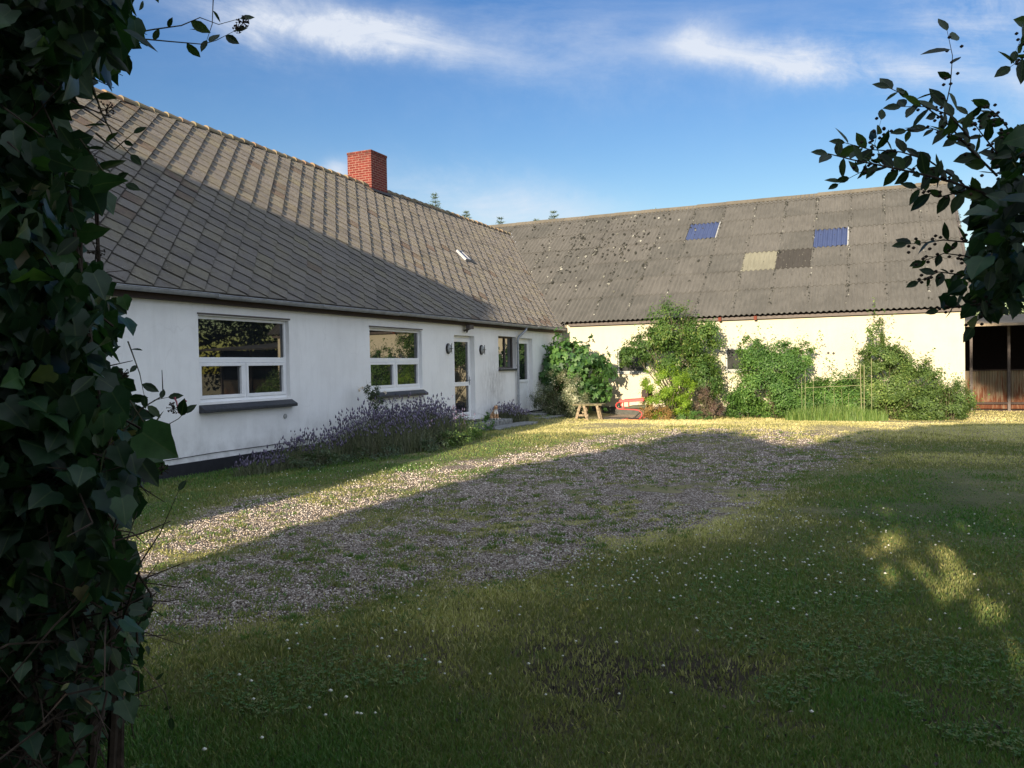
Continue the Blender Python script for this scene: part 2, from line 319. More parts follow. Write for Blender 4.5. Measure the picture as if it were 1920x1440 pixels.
def make_ground():
    X=axis(-1,19,.12,-400,400);Y=axis(-27.5,7,.12,-400,500); gx,gy=np.meshgrid(X,Y); x=gx.ravel();y=gy.ravel()
    g,dry,dirt=masks(x,y)
    z=gz(x,y)+(vnoise(x,y,.5,7)-.5)*.03+(vnoise(x,y,2.5,8)-.5)*.05-.012
    z=np.where((x<.4)&(x>-10),np.minimum(z,-.02),z)
    nx=len(X);ny=len(Y); i=np.arange(nx-1)[None,:]+np.arange(ny-1)[:,None]*nx
    F=np.stack([i,i+1,i+1+nx,i+nx],-1).reshape(-1,4)
    m=NT('ground'); p=m.pos(); ag=m.attr('gravel'); ad=m.attr('dry'); ai=m.attr('dirt')
    soil=m.ramp(m.noise(p,3.5,6,.7),[(.3,(.06,.07,.03)),(.7,(.10,.105,.05))])
    dryc=m.ramp(m.noise(p,5,6,.7),[(.3,(.20,.175,.085)),(.7,(.46,.39,.21))])
    c=m.mix(ad,soil,dryc); c=m.mix(ai,c,m.ramp(m.noise(p,14,5,.7),[(.3,(.022,.018,.012)),(.7,(.06,.048,.032))]))
    v=m.n('ShaderNodeTexVoronoi'); m.l(p,v.inputs['Vector']); v.inputs['Scale'].default_value=42
    v2=m.n('ShaderNodeSeparateColor'); m.l(v.outputs['Color'],v2.inputs[0])
    gc=m.ramp(v2.outputs[0],[(0,(.19,.155,.12)),(.4,(.36,.30,.245)),(.8,(.50,.43,.36)),(1,(.66,.60,.53))])
    gc=m.mix(1,gc,m.ramp(v.outputs['Distance'],[(.25,(1,1,1)),(.65,(.3,.27,.24))]),'MULTIPLY')
    gf=m.ramp(m.math('ADD',ag,m.math('MULTIPLY',m.math('SUBTRACT',m.noise(p,7,5,.75),.5),.9)),[(.42,(0,0,0)),(.58,(1,1,1))])
    c=m.mix(gf,c,gc)
    h=m.math('ADD',m.noise(p,30,5,.7),m.math('MULTIPLY',gf,m.math('MULTIPLY',v.outputs['Distance'],-1.5)))
    m.fin(c,.95,.1,m.bump(h,.9,.02))
    o=npmesh('ground',np.stack([x,y,z],1),F,np.zeros(len(x)),m.m,None,{'gravel':g,'dry':dry,'dirt':dirt},True)
    tag(o,kind='structure',label='yard ground of grass and worn gravel between the buildings')
make_ground()
CAM=np.array([9.9148,-26.4858]); YAW=.42152
FW=np.array([-math.sin(YAW),math.cos(YAW)]); RT=np.array([math.cos(YAW),math.sin(YAW)])
def wedge(n,r0,r1,power=1.0,half=.70):
    """random ground points in the yard in front of the photographer"""
    u=rng.random(n); r=np.sqrt(r0*r0+1)*((r1*r1+1)/(r0*r0+1))**(u/2*power); a=rng.uniform(-half,half,n)
    d=FW[None,:]*np.cos(a)[:,None]+RT[None,:]*np.sin(a)[:,None]; P=CAM+d*r[:,None]; return P[:,0],P[:,1],r
def inyard(x,y): return (x>.12)&(y<-.1)&(~((x>.9)&(x<4.3)&(y>-3.6)))|(x>12.5)&(y<3.6)
def make_grass():
    x,y,r=wedge(640000,2.6,31); k=inyard(x,y); x,y,r=x[k],y[k],r[k]
    g,dry,dirt=masks(x,y); keep=rng.random(len(x))>np.maximum(g*1.0-.02,dirt*.75); x,y,r,g,dry,dirt=[a[keep] for a in (x,y,r,g,dry,dirt)]
    N=len(x); lush=vnoise(x,y,1.6,12)
    h=rng.uniform(.012,.036,N)*(.7+.6*lush)*(1+.7*(dry>.4)*rng.random(N))*np.where(y>-9,.8,1); h*=np.where(x<2.2,1.5,1)*np.where((sdist(x,y)>-.2)&(y<-9),.5,1)
    w=np.clip(.0014*r**.62,.0019,.011)*rng.uniform(.7,1.3,N)
    a=rng.uniform(0,2*PI,N); lean=rng.uniform(.1,.9,N)*h; la=rng.uniform(0,2*PI,N)
    b=np.stack([x,y,gz(x,y)-.006],1); sx=np.stack([np.cos(a)*w,np.sin(a)*w,0*a],1); L=np.stack([np.cos(la)*lean,np.sin(la)*lean,h],1)
    mid=b+L*np.array([.35,.35,.6]); tip=b+L
    V=np.stack([b-sx,b+sx,mid+sx*.8,mid-sx*.8,tip],1).reshape(-1,3); o=np.arange(N)*5
    F=np.concatenate([np.stack([o,o+1,o+2],1),np.stack([o,o+2,o+3],1),np.stack([o+3,o+2,o+4],1)])
    c=np.clip(.20+.52*dry+(lush-.5)*-.25+rng.normal(0,.08,N)+dirt*.1+(vnoise(x,y,.35,33)-.5)*.2+sstep((vnoise(x,y,1.9,34)-.5)/.3)*.16+(rng.random(N)<.03)*.3,0,1)
    ob=npmesh('grass',V,F,np.repeat(c,5),M['grass']); tag(ob,'short green and straw-dry grass covering the yard','grass',kind='stuff')
make_grass()
def make_tufts():
    x,y,r=wedge(5200,3.5,24,1,.66); k=(sdist(x,y)>-.4)&inyard(x,y); x,y,r=x[k],y[k],r[k]; k=rng.random(len(x))<sstep((vnoise(x,y,1.1,51)-.25)/.5)*np.where((y<-14)&(x<5.2),.45,1); x,y,r=x[k],y[k],r[k]
    m_=26; R0=np.repeat(rng.uniform(.03,.10,len(x)),m_); cx=np.repeat(x,m_);cy=np.repeat(y,m_);rr_=np.repeat(r,m_); N=len(cx)
    a=rng.uniform(0,2*PI,N);q=np.sqrt(rng.random(N)); px=cx+np.cos(a)*q*R0;py=cy+np.sin(a)*q*R0*.8; h=rng.uniform(.012,.05,N)*(1-.5*q)
    la=a+rng.normal(0,.6,N); L=np.stack([np.cos(la)*h*.8,np.sin(la)*h*.8,h],1); b=np.stack([px,py,gz(px,py)-.004],1); w=np.clip(.0016*rr_**.62,.002,.011)
    an=rng.uniform(0,PI,N); sx=np.stack([np.cos(an)*w,np.sin(an)*w,0*an],1); mid=b+L*np.array([.35,.35,.6])
    V=np.stack([b-sx,b+sx,mid+sx*.8,mid-sx*.8,b+L],1).reshape(-1,3); o=np.arange(N)*5
    F=np.concatenate([np.stack([o,o+1,o+2],1),np.stack([o,o+2,o+3],1),np.stack([o+3,o+2,o+4],1)])
    c=np.clip(np.repeat(rng.uniform(.22,.56,len(x)),m_)+rng.normal(0,.07,N),0,1)
    ob=npmesh('weeds',V,F,np.repeat(c,5),M['grass']); tag(ob,'small weed tufts sprouting all over the gravel drive','weeds',kind='stuff')
make_tufts()
def make_stones():
    x,y,r=wedge(230000,3.5,24,1,.66); g,dry,dirt=masks(x,y); s=sdist(x,y); k=inyard(x,y)&(s>-.9)&(rng.random(len(x))<np.maximum(g,.06*(s>-.6))); x,y,r=x[k],y[k],r[k]; N=len(x)
    T=np.array([(1,0,0),(0,1,0),(-1,0,0),(0,-1,0),(0,0,1),(0,0,-1)],float); TF=np.array([(0,1,4),(1,2,4),(2,3,4),(3,0,4),(1,0,5),(2,1,5),(3,2,5),(0,3,5)])
    sc_=rng.uniform(.004,.0105,N)*np.clip(r/9,.8,1.35); st=rng.uniform(.6,1.4,(N,1,3))*np.array([1,1,.65])
    a=rng.uniform(0,2*PI,N); c,s_=np.cos(a),np.sin(a); j=T[None]*st*(1+rng.normal(0,.15,(N,6,1))); tilt=rng.normal(0,.35,(N,1))
    X=j[...,0]*c[:,None]-j[...,1]*s_[:,None];Y=j[...,0]*s_[:,None]+j[...,1]*c[:,None];Z=j[...,2]+X*tilt
    V=np.stack([X,Y,Z],-1)*sc_[:,None,None]+np.stack([x,y,gz(x,y)+sc_*.2],1)[:,None,:]
    F=(TF[None]+(np.arange(N)*6)[:,None,None]).reshape(-1,3)
    o=npmesh('gravel',V.reshape(-1,3),F,np.repeat(rng.random(N),6),M['stonebit']); tag(o,'pale crushed stone scattered over the worn drive','gravel',kind='stuff')
make_stones()
def make_clover():
    P=[]
    for cx,cy,sx,sy,n in ((8.3,-20.9,.9,.35,170),(9.4,-19.6,.8,.8,100),(9.2,-18.6,1.0,.6,90),(7.5,-22.5,.7,.8,85),(10.8,-16.5,1.2,1.5,40),(3.0,-18.3,.5,1.2,55),(8.6,-22.0,1.0,.9,30),(3.9,-16.8,.35,.5,25)):
        P.append(np.stack([rng.normal(cx,sx,n),rng.normal(cy,sy,n)],1))
    P=np.concatenate(P); N=len(P); s=rng.uniform(.006,.0105,N); mb=MB()
    for (x,y),r in zip(P,s):
        z=G1(x,y)+rng.uniform(.035,.06); vs=[(x,y,z+r)]+[(x+math.cos(t)*r*1.1,y+math.sin(t)*r*1.1,z+.2*r) for t in np.arange(6)*PI/3]+[(x,y,z-r*.6)]
        mb.add(vs,[(0,i+1,(i+1)%6+1) for i in range(6)]+[(7,(i+1)%6+1,i+1) for i in range(6)])
    o=mb.build('clover_flowers',M['clover'],smooth=True); tag(o,'white clover heads dotted through the lawn','clover',kind='stuff')
make_clover()
def clover_leaves():
    x,y,r=wedge(60000,3,16); k=inyard(x,y)&(vnoise(x,y,1.1,41)*.6+vnoise(x,y,.4,42)*.4>.52); x,y=x[k],y[k]; g,dry,dirt=masks(x,y); k=(g<.3)&(dirt<.4)&(rng.random(len(x))>dry); x,y=x[k],y[k]; N=len(x)
    a=rng.uniform(0,2*PI,N); z=gz(x,y)+rng.uniform(.012,.034,N); P=[];T=[]
    for q in range(3):
        d=np.stack([np.cos(a+q*2.09),np.sin(a+q*2.09),0*a],1); P.append(np.stack([x,y,z],1)); T.append(d)
    P=np.concatenate(P);T=np.concatenate(T)+rng.normal(0,.12,(3*N,3)); V,F,R2=instance([(0,0,0),(.42,.55,.03),(.28,1,0),(-.28,1,0),(-.42,.55,.03)],[(0,1,2),(0,2,3),(0,3,4)],P,norm(rng.normal(0,.3,(3*N,3))+[0,0,1]),T,rng.uniform(.008,.014,3*N),np.tile(rng.uniform(0,.5,N),3))
    o=npmesh('clover_leaves',V,F,R2,M['grass']); tag(o,'mats of small three-part clover leaves in the shaded lawn','clover',kind='stuff')
clover_leaves()
# dry fallen leaves and twigs on the bare patch
def litter():
    n=330; x=rng.normal(9.0,1.2,n); y=rng.normal(-22.8,.55,n); 
    V,F,R_=instance(*SMALL,np.stack([x,y,gz(x,y)+.012],1),norm(rng.normal(0,.35,(n,3))+[0,0,1]),rng.normal(0,1,(n,3)),rng.uniform(.012,.035,n),rng.random(n))
    o=npmesh('leaf_litter',V,F,R_,M['litter']); tag(o,'brown fallen leaf scraps on the bare dark patch','leaf litter',kind='stuff')
litter()

# ------------------------------------------------------------------ walls with openings
def holes_wall(axis,c0,thick,u0,u1,z0,z1,holes,inward=-1):
    """plane wall; axis 'x' -> plane x=c0 spanning y=u; axis 'y' -> plane y=c0 spanning x=u"""
    us=sorted({u0,u1,*[h[0] for h in holes],*[h[1] for h in holes]}); zs=sorted({z0,z1,*[h[2] for h in holes],*[h[3] for h in holes]})
    mb=MB(); P=(lambda u,z,d:(c0+d*inward*thick,u,z)) if axis=='x' else (lambda u,z,d:(u,c0+d*thick*-inward,z))
    for i in range(len(us)-1):
        for j in range(len(zs)-1):
            uc=(us[i]+us[i+1])/2;zc=(zs[j]+zs[j+1])/2
            if any(h[0]<uc<h[1] and h[2]<zc<h[3] for h in holes): continue
            q=[(us[i],zs[j]),(us[i+1],zs[j]),(us[i+1],zs[j+1]),(us[i],zs[j+1])]
            mb.add([P(u,z,0) for u,z in q],[(0,1,2,3)]); mb.add([P(u,z,1) for u,z in q],[(3,2,1,0)])
    for a,b,c,d in holes+[(u0,u1,z0,z1)]:
        for (p,q) in (((a,c),(b,c)),((b,c),(b,d)),((b,d),(a,d)),((a,d),(a,c))):
            mb.add([P(*p,0),P(*q,0),P(*q,1),P(*p,1)],[(0,1,2,3)])
    return mb

# ------------------------------------------------------------------ farmhouse
EA=2.76;RX=-4.627;RZ=7.318;EX=.2
H=empty('farmhouse',(0,-10,0),'long low white farmhouse with grey diamond-tiled roof and red brick chimney','farmhouse')
W1=(-16.73,-14.52,.985,2.41);W2=(-11.88,-9.67,1.0,2.385);D1=(-8.02,-6.85,.1,2.33);W3=(-5.30,-4.02,1.42,2.38);D2=(-3.80,-2.72,.06,2.36)
wmb=holes_wall('x',0,.35,-22,-.0,.05,2.74,[W1,W2,D1,W3,D2])
wmb.box(-9.25,-8.9,-22,6,0,2.9); wmb.box(-8.9,-.36,-22,-21.65,0,2.9)
wmb.add([(-9.25,-22,2.9),(0,-22,2.74),(RX,-22,RZ-.12)],[(0,1,2)])
wmb.build('wall',M['wall'],H)
pm=MB()
for a,b in ((-22,D1[0]),(D1[1],D2[0]),(D2[1],-.01)): pm.box(-.3,.035,a,b,-.3,.05+.0)
pm.build('plinth',M['plinth'],H)
im=MB(); im.box(-.75,-.7,-20,-1,0,2.6); im.build('dark_room',M['interior'],H)
# tiled roof: square cement tiles laid on their corners
A=math.atan2(RZ-EA,EX-RX); LEN=math.hypot(RZ-EA,EX-RX)
E0=np.array([EX,0,EA]);UP=np.array([-math.cos(A),0,math.sin(A)]);NR=np.array([math.sin(A),0,math.cos(A)]);YV=np.array([0,1.,0])
HD=.2475; KT=.085
def rp(y,s,h): return E0+YV*y+UP*s+NR*h
def tiles():
    mb=MB(); n=0; s=-0.0; rr=random.Random(3)
    while s<LEN+.2:
        y=-22+(HD if n%2 else 0)
        while y<7.6:
            jh=rr.uniform(-.0025,.004);js=rr.uniform(-.006,.006);jr=rr.uniform(-.006,.006); tw=rr.uniform(-.004,.005)
            g=.010
            pts=[(y+jr,s+HD-g),(y-HD+g,s+js),(y-jr,s-HD+g),(y+HD-g,s-js)]  # top,left(-y),bottom,right(+y)
            pts=[(yy,min(max(ss,0.0),LEN)) for yy,ss in pts]
            hh=[(s+HD-ss)*KT+.006+jh+(tw if i==3 else 0)+ (yy-y)*.012 for i,(yy,ss) in enumerate(pts)]
            top=[rp(yy,ss,h_) for (yy,ss),h_ in zip(pts,hh)]; bot=[rp(yy,ss,h_-.013) for (yy,ss),h_ in zip(pts,hh)]
            a=min(1,max(0,rr.gauss(.5,.17))) if rr.random()>.03 else 1
            mb.add(top+bot,[(0,1,2,3),(1,5,6,2),(2,6,7,3)],a)
            y+=2*HD
        s+=HD; n+=1
    return mb
rf=MB(); 
rf.add([rp(-22.2,-.02,-.012),rp(7.6,-.02,-.012),rp(7.6,LEN,-.012),rp(-22.2,LEN,-.012)],[(0,1,2,3)],0)
W_=np.array([2*RX-EX,0,EA])
rf.add([(W_[0],-22.2,EA),(RX,-22.2,RZ+.0),(RX,7.6,RZ+.0),(W_[0],7.6,EA)],[(0,1,2,3)],.5)
rf.add([rp(-22.2,-.02,-.12),rp(-22.2,LEN,-.12),rp(-22.2,LEN,-.012),rp(-22.2,-.02,-.012)],[(0,1,2,3)],.2)
tm=tiles(); rf.add(tm.v,tm.f); rf.a[-len(tm.v):]=tm.a
ROOF=rf.build('roof',M['tile'],H)
# ridge caps
rb=MB(); rr=random.Random(5); y=-22.2
while y<5.9:
    L_=.40; j=rr.uniform(-.012,.012); a=rr.random()
    pts=[]; n=8
    for end,yy,rad in ((0,y,.135),(1,y+L_+.05,.115)):
        for k in range(n+1):
            t=PI*(-.08+1.16*k/n); pts.append((RX+math.cos(t)*rad,yy,RZ-.045+math.sin(t)*rad*.8+j+(.0 if end else .02)))
    rb.add(pts,[(k,k+1,n+2+k,n+1+k) for k in range(n)]+[tuple(range(n+1))],a)
    y+=L_
rb.build('ridge_caps',M['ridgetile'],ROOF)
# chimney
cm=MB(); cx0,cx1,cy0,cy1=-5.32,-4.42,-5.07,-4.16
cm.box(cx0,cx1,cy0,cy1,6.6,8.33); cm.box(cx0-.012,cx1+.012,cy0-.012,cy1+.012,8.333,8.41)
cm.build('chimney',M['brick'],ROOF,bevel=.006)
fl=MB(); fl.add([rp(cy0-.1,LEN-.42,.065),rp(cy1+.1,LEN-.42,.065),rp(cy1+.1,LEN-.2,.06),rp(cy0-.1,LEN-.2,.06)],[(0,1,2,3)]); fl.build('chimney_flashing',M['plinth'],ROOF)
# small roof light
def roof_frame(): 
    sk=MB(); y0,y1,s0,s1=-3.30,-2.95,3.15,3.62
    for a,b,c,d in ((y0,y1,s0,s0+.05),(y0,y1,s1-.05,s1),(y0,y0+.05,s0+.05,s1-.05),(y1-.05,y1,s0+.05,s1-.05)):
        q=[(a,c),(b,c),(b,d),(a,d)]; sk.add([rp(yy,ss,.03) for yy,ss in q]+[rp(yy,ss,.11) for yy,ss in q],[(4,5,6,7),(0,1,5,4),(1,2,6,5),(2,3,7,6),(3,0,4,7)])
    o=sk.build('roof_window',M['zinc'],ROOF); gl=MB(); gl.add([rp(y0+.05,s0+.05,.095),rp(y1-.05,s0+.05,.095),rp(y1-.05,s1-.05,.095),rp(y0+.05,s1-.05,.095)],[(0,1,2,3)]); return o,gl
o,gl=roof_frame(); g_=gl.build('roof_window_pane',M['glass'],ROOF)
# fascia, gutter, downpipe
fm=MB(); fm.box(.002,.12,-22,-.3,2.60,2.735); fm.build('fascia',M['fascia'],H)
gm=MB(); n=8
for i in range(8):
    ya=-22+i*2.74; yb=ya+2.74 if i<7 else -.3; dz=.006*math.sin(i*1.9)
    pts=[]
    for yy in (ya,yb):
        for rad in (.062,.055):
            for k in range(n+1):
                t=PI+PI*k/n; pts.append((.225+math.cos(t)*rad,yy,2.735+dz+math.sin(t)*rad))
    m_=n+1
    fs=[(k,k+1,2*m_+k+1,2*m_+k) for k in range(n)]+[(m_+k+1,m_+k,3*m_+k,3*m_+k+1) for k in range(n)]+[(0,2*m_,3*m_,m_),(n,m_+n,3*m_+n,2*m_+n)]
    gm.add(pts,fs); gm.tube([(.225+.062,ya,2.737+dz),(.225+.062,yb,2.737+dz)],.008,6)
    gm.bar((.29,yb-.03,2.70),(.29,yb-.03,2.75),.03,.012)
GUT=gm.build('gutter',M['zinc'],H)
dm=MB(); dm.tube([(.225,-3.72,2.69),(.225,-3.73,2.60),(.10,-4.02,2.38),(.085,-4.08,2.28),(.085,-4.09,.10),(.13,-4.09,.03)],.038,10)
for z in (.6,1.5,2.2): dm.tube([(.085,-4.09,z-.02),(.085,-4.09,z+.02)],.046,10)
dm.build('downpipe',M['pipe'],H,smooth=False)
def rect_frame(mb,x0,x1,a,b,c,d,w):
    mb.box(x0,x1,a,b,c,c+w); mb.box(x0,x1,a,b,d-w,d); mb.box(x0,x1,a,a+w,c+w,d-w); mb.box(x0,x1,b-w,b,c+w,d-w)
def big_window(h,label):
    a,b,c,d=h; xf=-.075; f=MB(); rect_frame(f,xf-.07,xf,a+.003,b-.003,c+.003,d-.003,.05)
    zm=c+(d-c)*.49; f.box(xf-.065,xf+.004,a+.053,b-.053,zm-.045,zm+.045)
    ym=(a+b)/2; f.box(xf-.065,xf+.002,ym-.03,ym+.03,c+.053,zm-.045)
    for s0,s1 in ((a+.055,ym-.032),(ym+.032,b-.055)): rect_frame(f,xf-.05,xf+.014,s0,s1,c+.056,zm-.048,.055)
    f.box(xf-.05,xf+.012,a+.03,b-.03,c-.0,c+.028)
    o=f.build('window',M['upvc'],H,bevel=.004); tag(o,label)
    for q in ((a+.053,b-.053,zm+.045,d-.053),(a+.11,ym-.087,c+.111,zm-.103),(ym+.087,b-.11,c+.111,zm-.103)):
        p=MB(); p.box(xf-.04,xf-.032,q[0],q[1],q[2],q[3]); p.build('pane',M['glass'],o)
    s=MB(); y0,y1=a-.03,b+.05; s.add([(-.06,y0,c-.002),(-.06,y1,c-.002),(.13,y1,c-.11),(.13,y0,c-.11),(-.0,y0,c-.17),(-.0,y1,c-.17),(.13,y1,c-.165),(.13,y0,c-.165)],[(0,3,2,1),(3,7,6,2),(4,5,6,7),(0,4,7,3),(1,2,6,5)])
    s.build('sill',M['slate'],o,bevel=.008)
    r=MB(); r.box(.002,.02,a-.02,b+.02,d+.015,d+.04); r.build('drip_strip',M['brownframe'],o)
big_window(W1,'large window nearest the ivy'); big_window(W2,'large window above the lavender')
# small window
a,b,c,d=W3; f=MB(); rect_frame(f,-.18,-.12,a+.003,b-.003,c+.003,d-.003,.05); f.box(-.175,-.115,(a+b)/2+.05,(a+b)/2+.10,c+.05,d-.05)
o=f.build('window',M['brownframe'],H,bevel=.004); tag(o,'small brown-framed window beside the drainpipe')
for q0,q1 in ((a+.053,(a+b)/2+.05),((a+b)/2+.10,b-.053)):
    p=MB(); p.box(-.16,-.15,q0,q1,c+.053,d-.053); p.build('pane',M['glass'],o)
s=MB(); s.box(-.115,.07,a-.02,b+.04,c-.06,c-.003); s.build('sill',M['slate'],o,bevel=.008)
# doors
a,b,c,d=D1; f=MB(); xf=-.13
rect_frame(f,xf-.08,xf,a+.003,b-.003,c+.003,d-.003,.07); rect_frame(f,xf-.05,xf+.02,a+.075,b-.075,c+.075,d-.075,.09); f.box(xf-.05,xf+.018,a+.165,b-.165,.98,1.09)
o=f.build('door',M['upvc'],H,bevel=.004); tag(o,'white glazed door with two glass panels')
for q in ((c+.165,.98),(1.09,d-.165)):
    p=MB(); p.box(xf-.02,xf-.01,a+.165,b-.165,q[0],q[1]); p.build('pane',M['glass'],o)
p=MB(); p.box(xf+.02,xf+.03,b-.14,b-.105,1.0,1.22); p.bar((xf+.05,b-.12,1.13),(xf+.05,b-.24,1.13),.02,.02); p.bar((xf+.02,b-.12,1.13),(xf+.06,b-.12,1.13),.02,.02); p.build('handle',M['zinc'],o)
a,b,c,d=D2; f=MB(); rect_frame(f,xf-.08,xf,a+.003,b-.003,c+.003,d-.003,.07); rect_frame(f,xf-.05,xf+.02,a+.075,b-.075,c+.075,d-.075,.09)
f.box(xf-.05,xf+.018,a+.165,b-.165,.98,1.06); f.box(xf-.03,xf-.01,a+.165,b-.165,c+.165,.98)
yy=a+.2
while yy<b-.19: f.box(xf-.01,xf-.004,yy,yy+.05,c+.17,.975); yy+=.066
o=f.build('door',M['upvc'],H,bevel=.003); tag(o,'white door with glass above and grooved panel below')
p=MB(); p.box(xf-.02,xf-.01,a+.165,b-.165,1.06,d-.165); p.build('pane',M['glass'],o)
p=MB(); p.box(xf+.02,xf+.03,a+.10,a+.135,1.0,1.22); p.bar((xf+.05,a+.12,1.13),(xf+.05,a+.24,1.13),.02,.02); p.build('handle',M['zinc'],o)
for yy,z in ((-8.38,1.97),(-6.46,1.96)):
    b_=MB(); b_.tube([(.002,yy,z),(.04,yy,z)],[.10,.10],14); o=b_.build('wall_lamp',M['black'],H)
    for v in o.data.vertices: v.co.z=(v.co.z-z)*1.35+z
    l=MB(); l.tube([(.04,yy,z),(.07,yy,z),(.10,yy,z),(.115,yy,z)],[.085,.082,.06,.02],14); lo=l.build('lamp_glass',M['greyframe'],o,smooth=True)
    for v in lo.data.vertices: v.co.z=(v.co.z-z)*1.35+z
    c_=MB(); c_.bar((.122,yy,z-.13),(.122,yy,z+.13),.012,.012); c_.bar((.118,yy-.09,z),(.118,yy+.09,z),.012,.012); c_.build('lamp_cage',M['black'],o)
v_=MB(); v_.tube([(.003,-14.69,.64),(.018,-14.69,.64)],.045,12); v_.build('wall_vent',M['greyframe'],H)
v_=MB(); v_.box(.13,.24,-7.58,-7.34,2.50,2.60); v_.bar((.02,-7.5,2.45),(.2,-7.38,2.53),.04,.05); v_.bar((.03,-7.35,2.42),(.15,-7.42,2.58),.03,.03); v_.build('security_lamp',M['brownframe'],H)
cb=MB(); cb.tube([(.012,-17.6,.13),(.012,-16.5,.15),(.012,-15.3,.145),(.012,-14,.15)],.006,5); cb.build('wall_cable',M['black'],H)

# ------------------------------------------------------------------ barn
BE=2.99;BR=7.883;BY=6.751;BO=-.25; XB=12.407
B=empty('barn',(6,3,-.2),'long cream-walled barn with a grey corrugated roof and two blue roof panels','barn')
BW1=(2.0,3.07,1.19,2.0);BW2=(5.62,6.5,1.20,1.95)
bw=holes_wall('y',0,.35,.002,XB,.04,2.93,[BW1,BW2],inward=-1)
bw.box(XB-.35,XB,.36,2*BY-.36,-.3,2.9); bw.box(-9.5,XB,2*BY-.35,2*BY,-.3,2.9)
bw.add([(XB,0,2.9),(XB,2*BY,2.9),(XB,BY,BR-.15)],[(0,1,2)]); bw.add([(-9.5,0,2.9),(-9.5,2*BY,2.9),(-9.5,BY,BR-.15)],[(0,2,1)]); bw.box(-9.5,-9.2,.0,2*BY,0,2.9)
bw.build('wall',M['barnwall'],B)
pb=MB(); pb.box(.04,XB+.02,-.03,.3,-.45,.04); pb.box(XB-.2,XB+.02,.3,2*BY,-.45,.0); pb.build('plinth',M['plinth2'],B)
im=MB(); im.box(.5,12,.9,.95,0,2.6); im.build('dark_room',M['interior'],B)
AB=math.atan2(BR-BE,BY-BO); SB=1/math.cos(AB)
UB=np.array([0,math.cos(AB),math.sin(AB)]);NB=np.array([0,-math.sin(AB),math.cos(AB)])
def bp(x,y,h): return np.array([x,y,BE+(y-BO)*math.tan(AB)])+NB*h
xe=[12.66,11.52,10.39,9.28,8.13,7.0,5.87,4.68,3.50,2.33,1.16,0.0,-1.15,-2.3,-3.45,-4.6,-5.75,-6.9,-8.05,-9.2]
ye=[BO-.02,1.02,2.08,3.15,4.27,5.38,6.45,BY]
def sheet(x0,x1,y0,y1,mb,rr,tint=None):
    nx=57; hb=rr.uniform(0,.006); tl=rr.uniform(-.004,.008); a=rr.random() if tint is None else tint
    xs=np.linspace(x0-.02,x1+.0,nx); wv=.027*np.cos((xs-x1)/(x1-x0)*2*PI*7)
    V=[];sag=rr.uniform(-.004,.004)
    for yy,hh in ((y0-.05,.026),(y1+.02,.004)):
        for i,x in enumerate(xs): V.append(bp(x,yy,wv[i]+hh+hb+tl*(i/nx)+.026))
    for i,x in enumerate(xs): V.append(bp(x,y0-.05,wv[i]+.026+hb+tl*(i/nx)+.014))
    F=[(i,i+1,nx+i+1,nx+i) for i in range(nx-1)]+[(2*nx+i,2*nx+i+1,i+1,i) for i in range(nx-1)]
    # right edge thickness
    n0=len(V); V+= [bp(xs[-1],y0-.05,wv[-1]+.026+hb+tl+.008),bp(xs[-1],y1+.02,wv[-1]+hb+tl-.011)]; F.append((nx-1,n0,n0+1,2*nx-1))
    mb.add(V,F,a)
br_=MB(); rr=random.Random(9); special={}
for i in range(len(xe)-1):
    x1,x0=xe[i],xe[i+1]
    for j in range(len(ye)-1):
        key=None
        if j==4 and abs(x0-3.5)<.01: key='blue'
        if j==3 and abs(x0-8.13)<.01: key='blue'
        if j==2 and abs(x0-5.87)<.01: key='pale'
        if j==2 and abs(x0-7.0)<.01: key='dark'
        if key: special.setdefault(key,[]).append((x0,x1,ye[j],ye[j+1]))
        else: sheet(x0,x1,ye[j],ye[j+1],br_,rr)
# north slope and gable verge
n0=[(-9.2,BY,BR-.005),(12.66,BY,BR-.005),(12.66,2*BY-BO,BE),(-9.2,2*BY-BO,BE)]; br_.add(n0,[(0,1,2,3)],.5)
BROOF=br_.build('roof',M['eternit'],B,smooth=False)
for q in special['blue']:
    mb=MB(); sheet(q[0]+.03,q[1]-.06,q[2]+.04,q[3]-.04,mb,rr,.5); mb.build('skylight_panel',M['bluepanel'],BROOF)
    mb=MB(); sheet(q[1]-.06,q[1]-.005,q[2],q[3]-.02,mb,rr,1); 
    w=MB(); w.add([bp(q[1]-.07,q[2]-.03,.065),bp(q[1]-.0,q[2]-.03,.065),bp(q[1]-.0,q[3],.05),bp(q[1]-.07,q[3],.05),bp(q[1]-.07,q[2]-.03,0),bp(q[1]-.0,q[2]-.03,0)],[(0,1,2,3),(4,5,1,0)]); w.build('sheet_edge',M['greyframe'],BROOF)
for k,mt,lb in (('pale','palesheet','newer pale sheet'),('dark','darksheet','dark lichen-spotted sheet')):
    q=special[k][0]; mb=MB(); sheet(*q,mb,rr,.5); o=mb.build('roof_sheet',M[mt],BROOF); tag(o,lb)
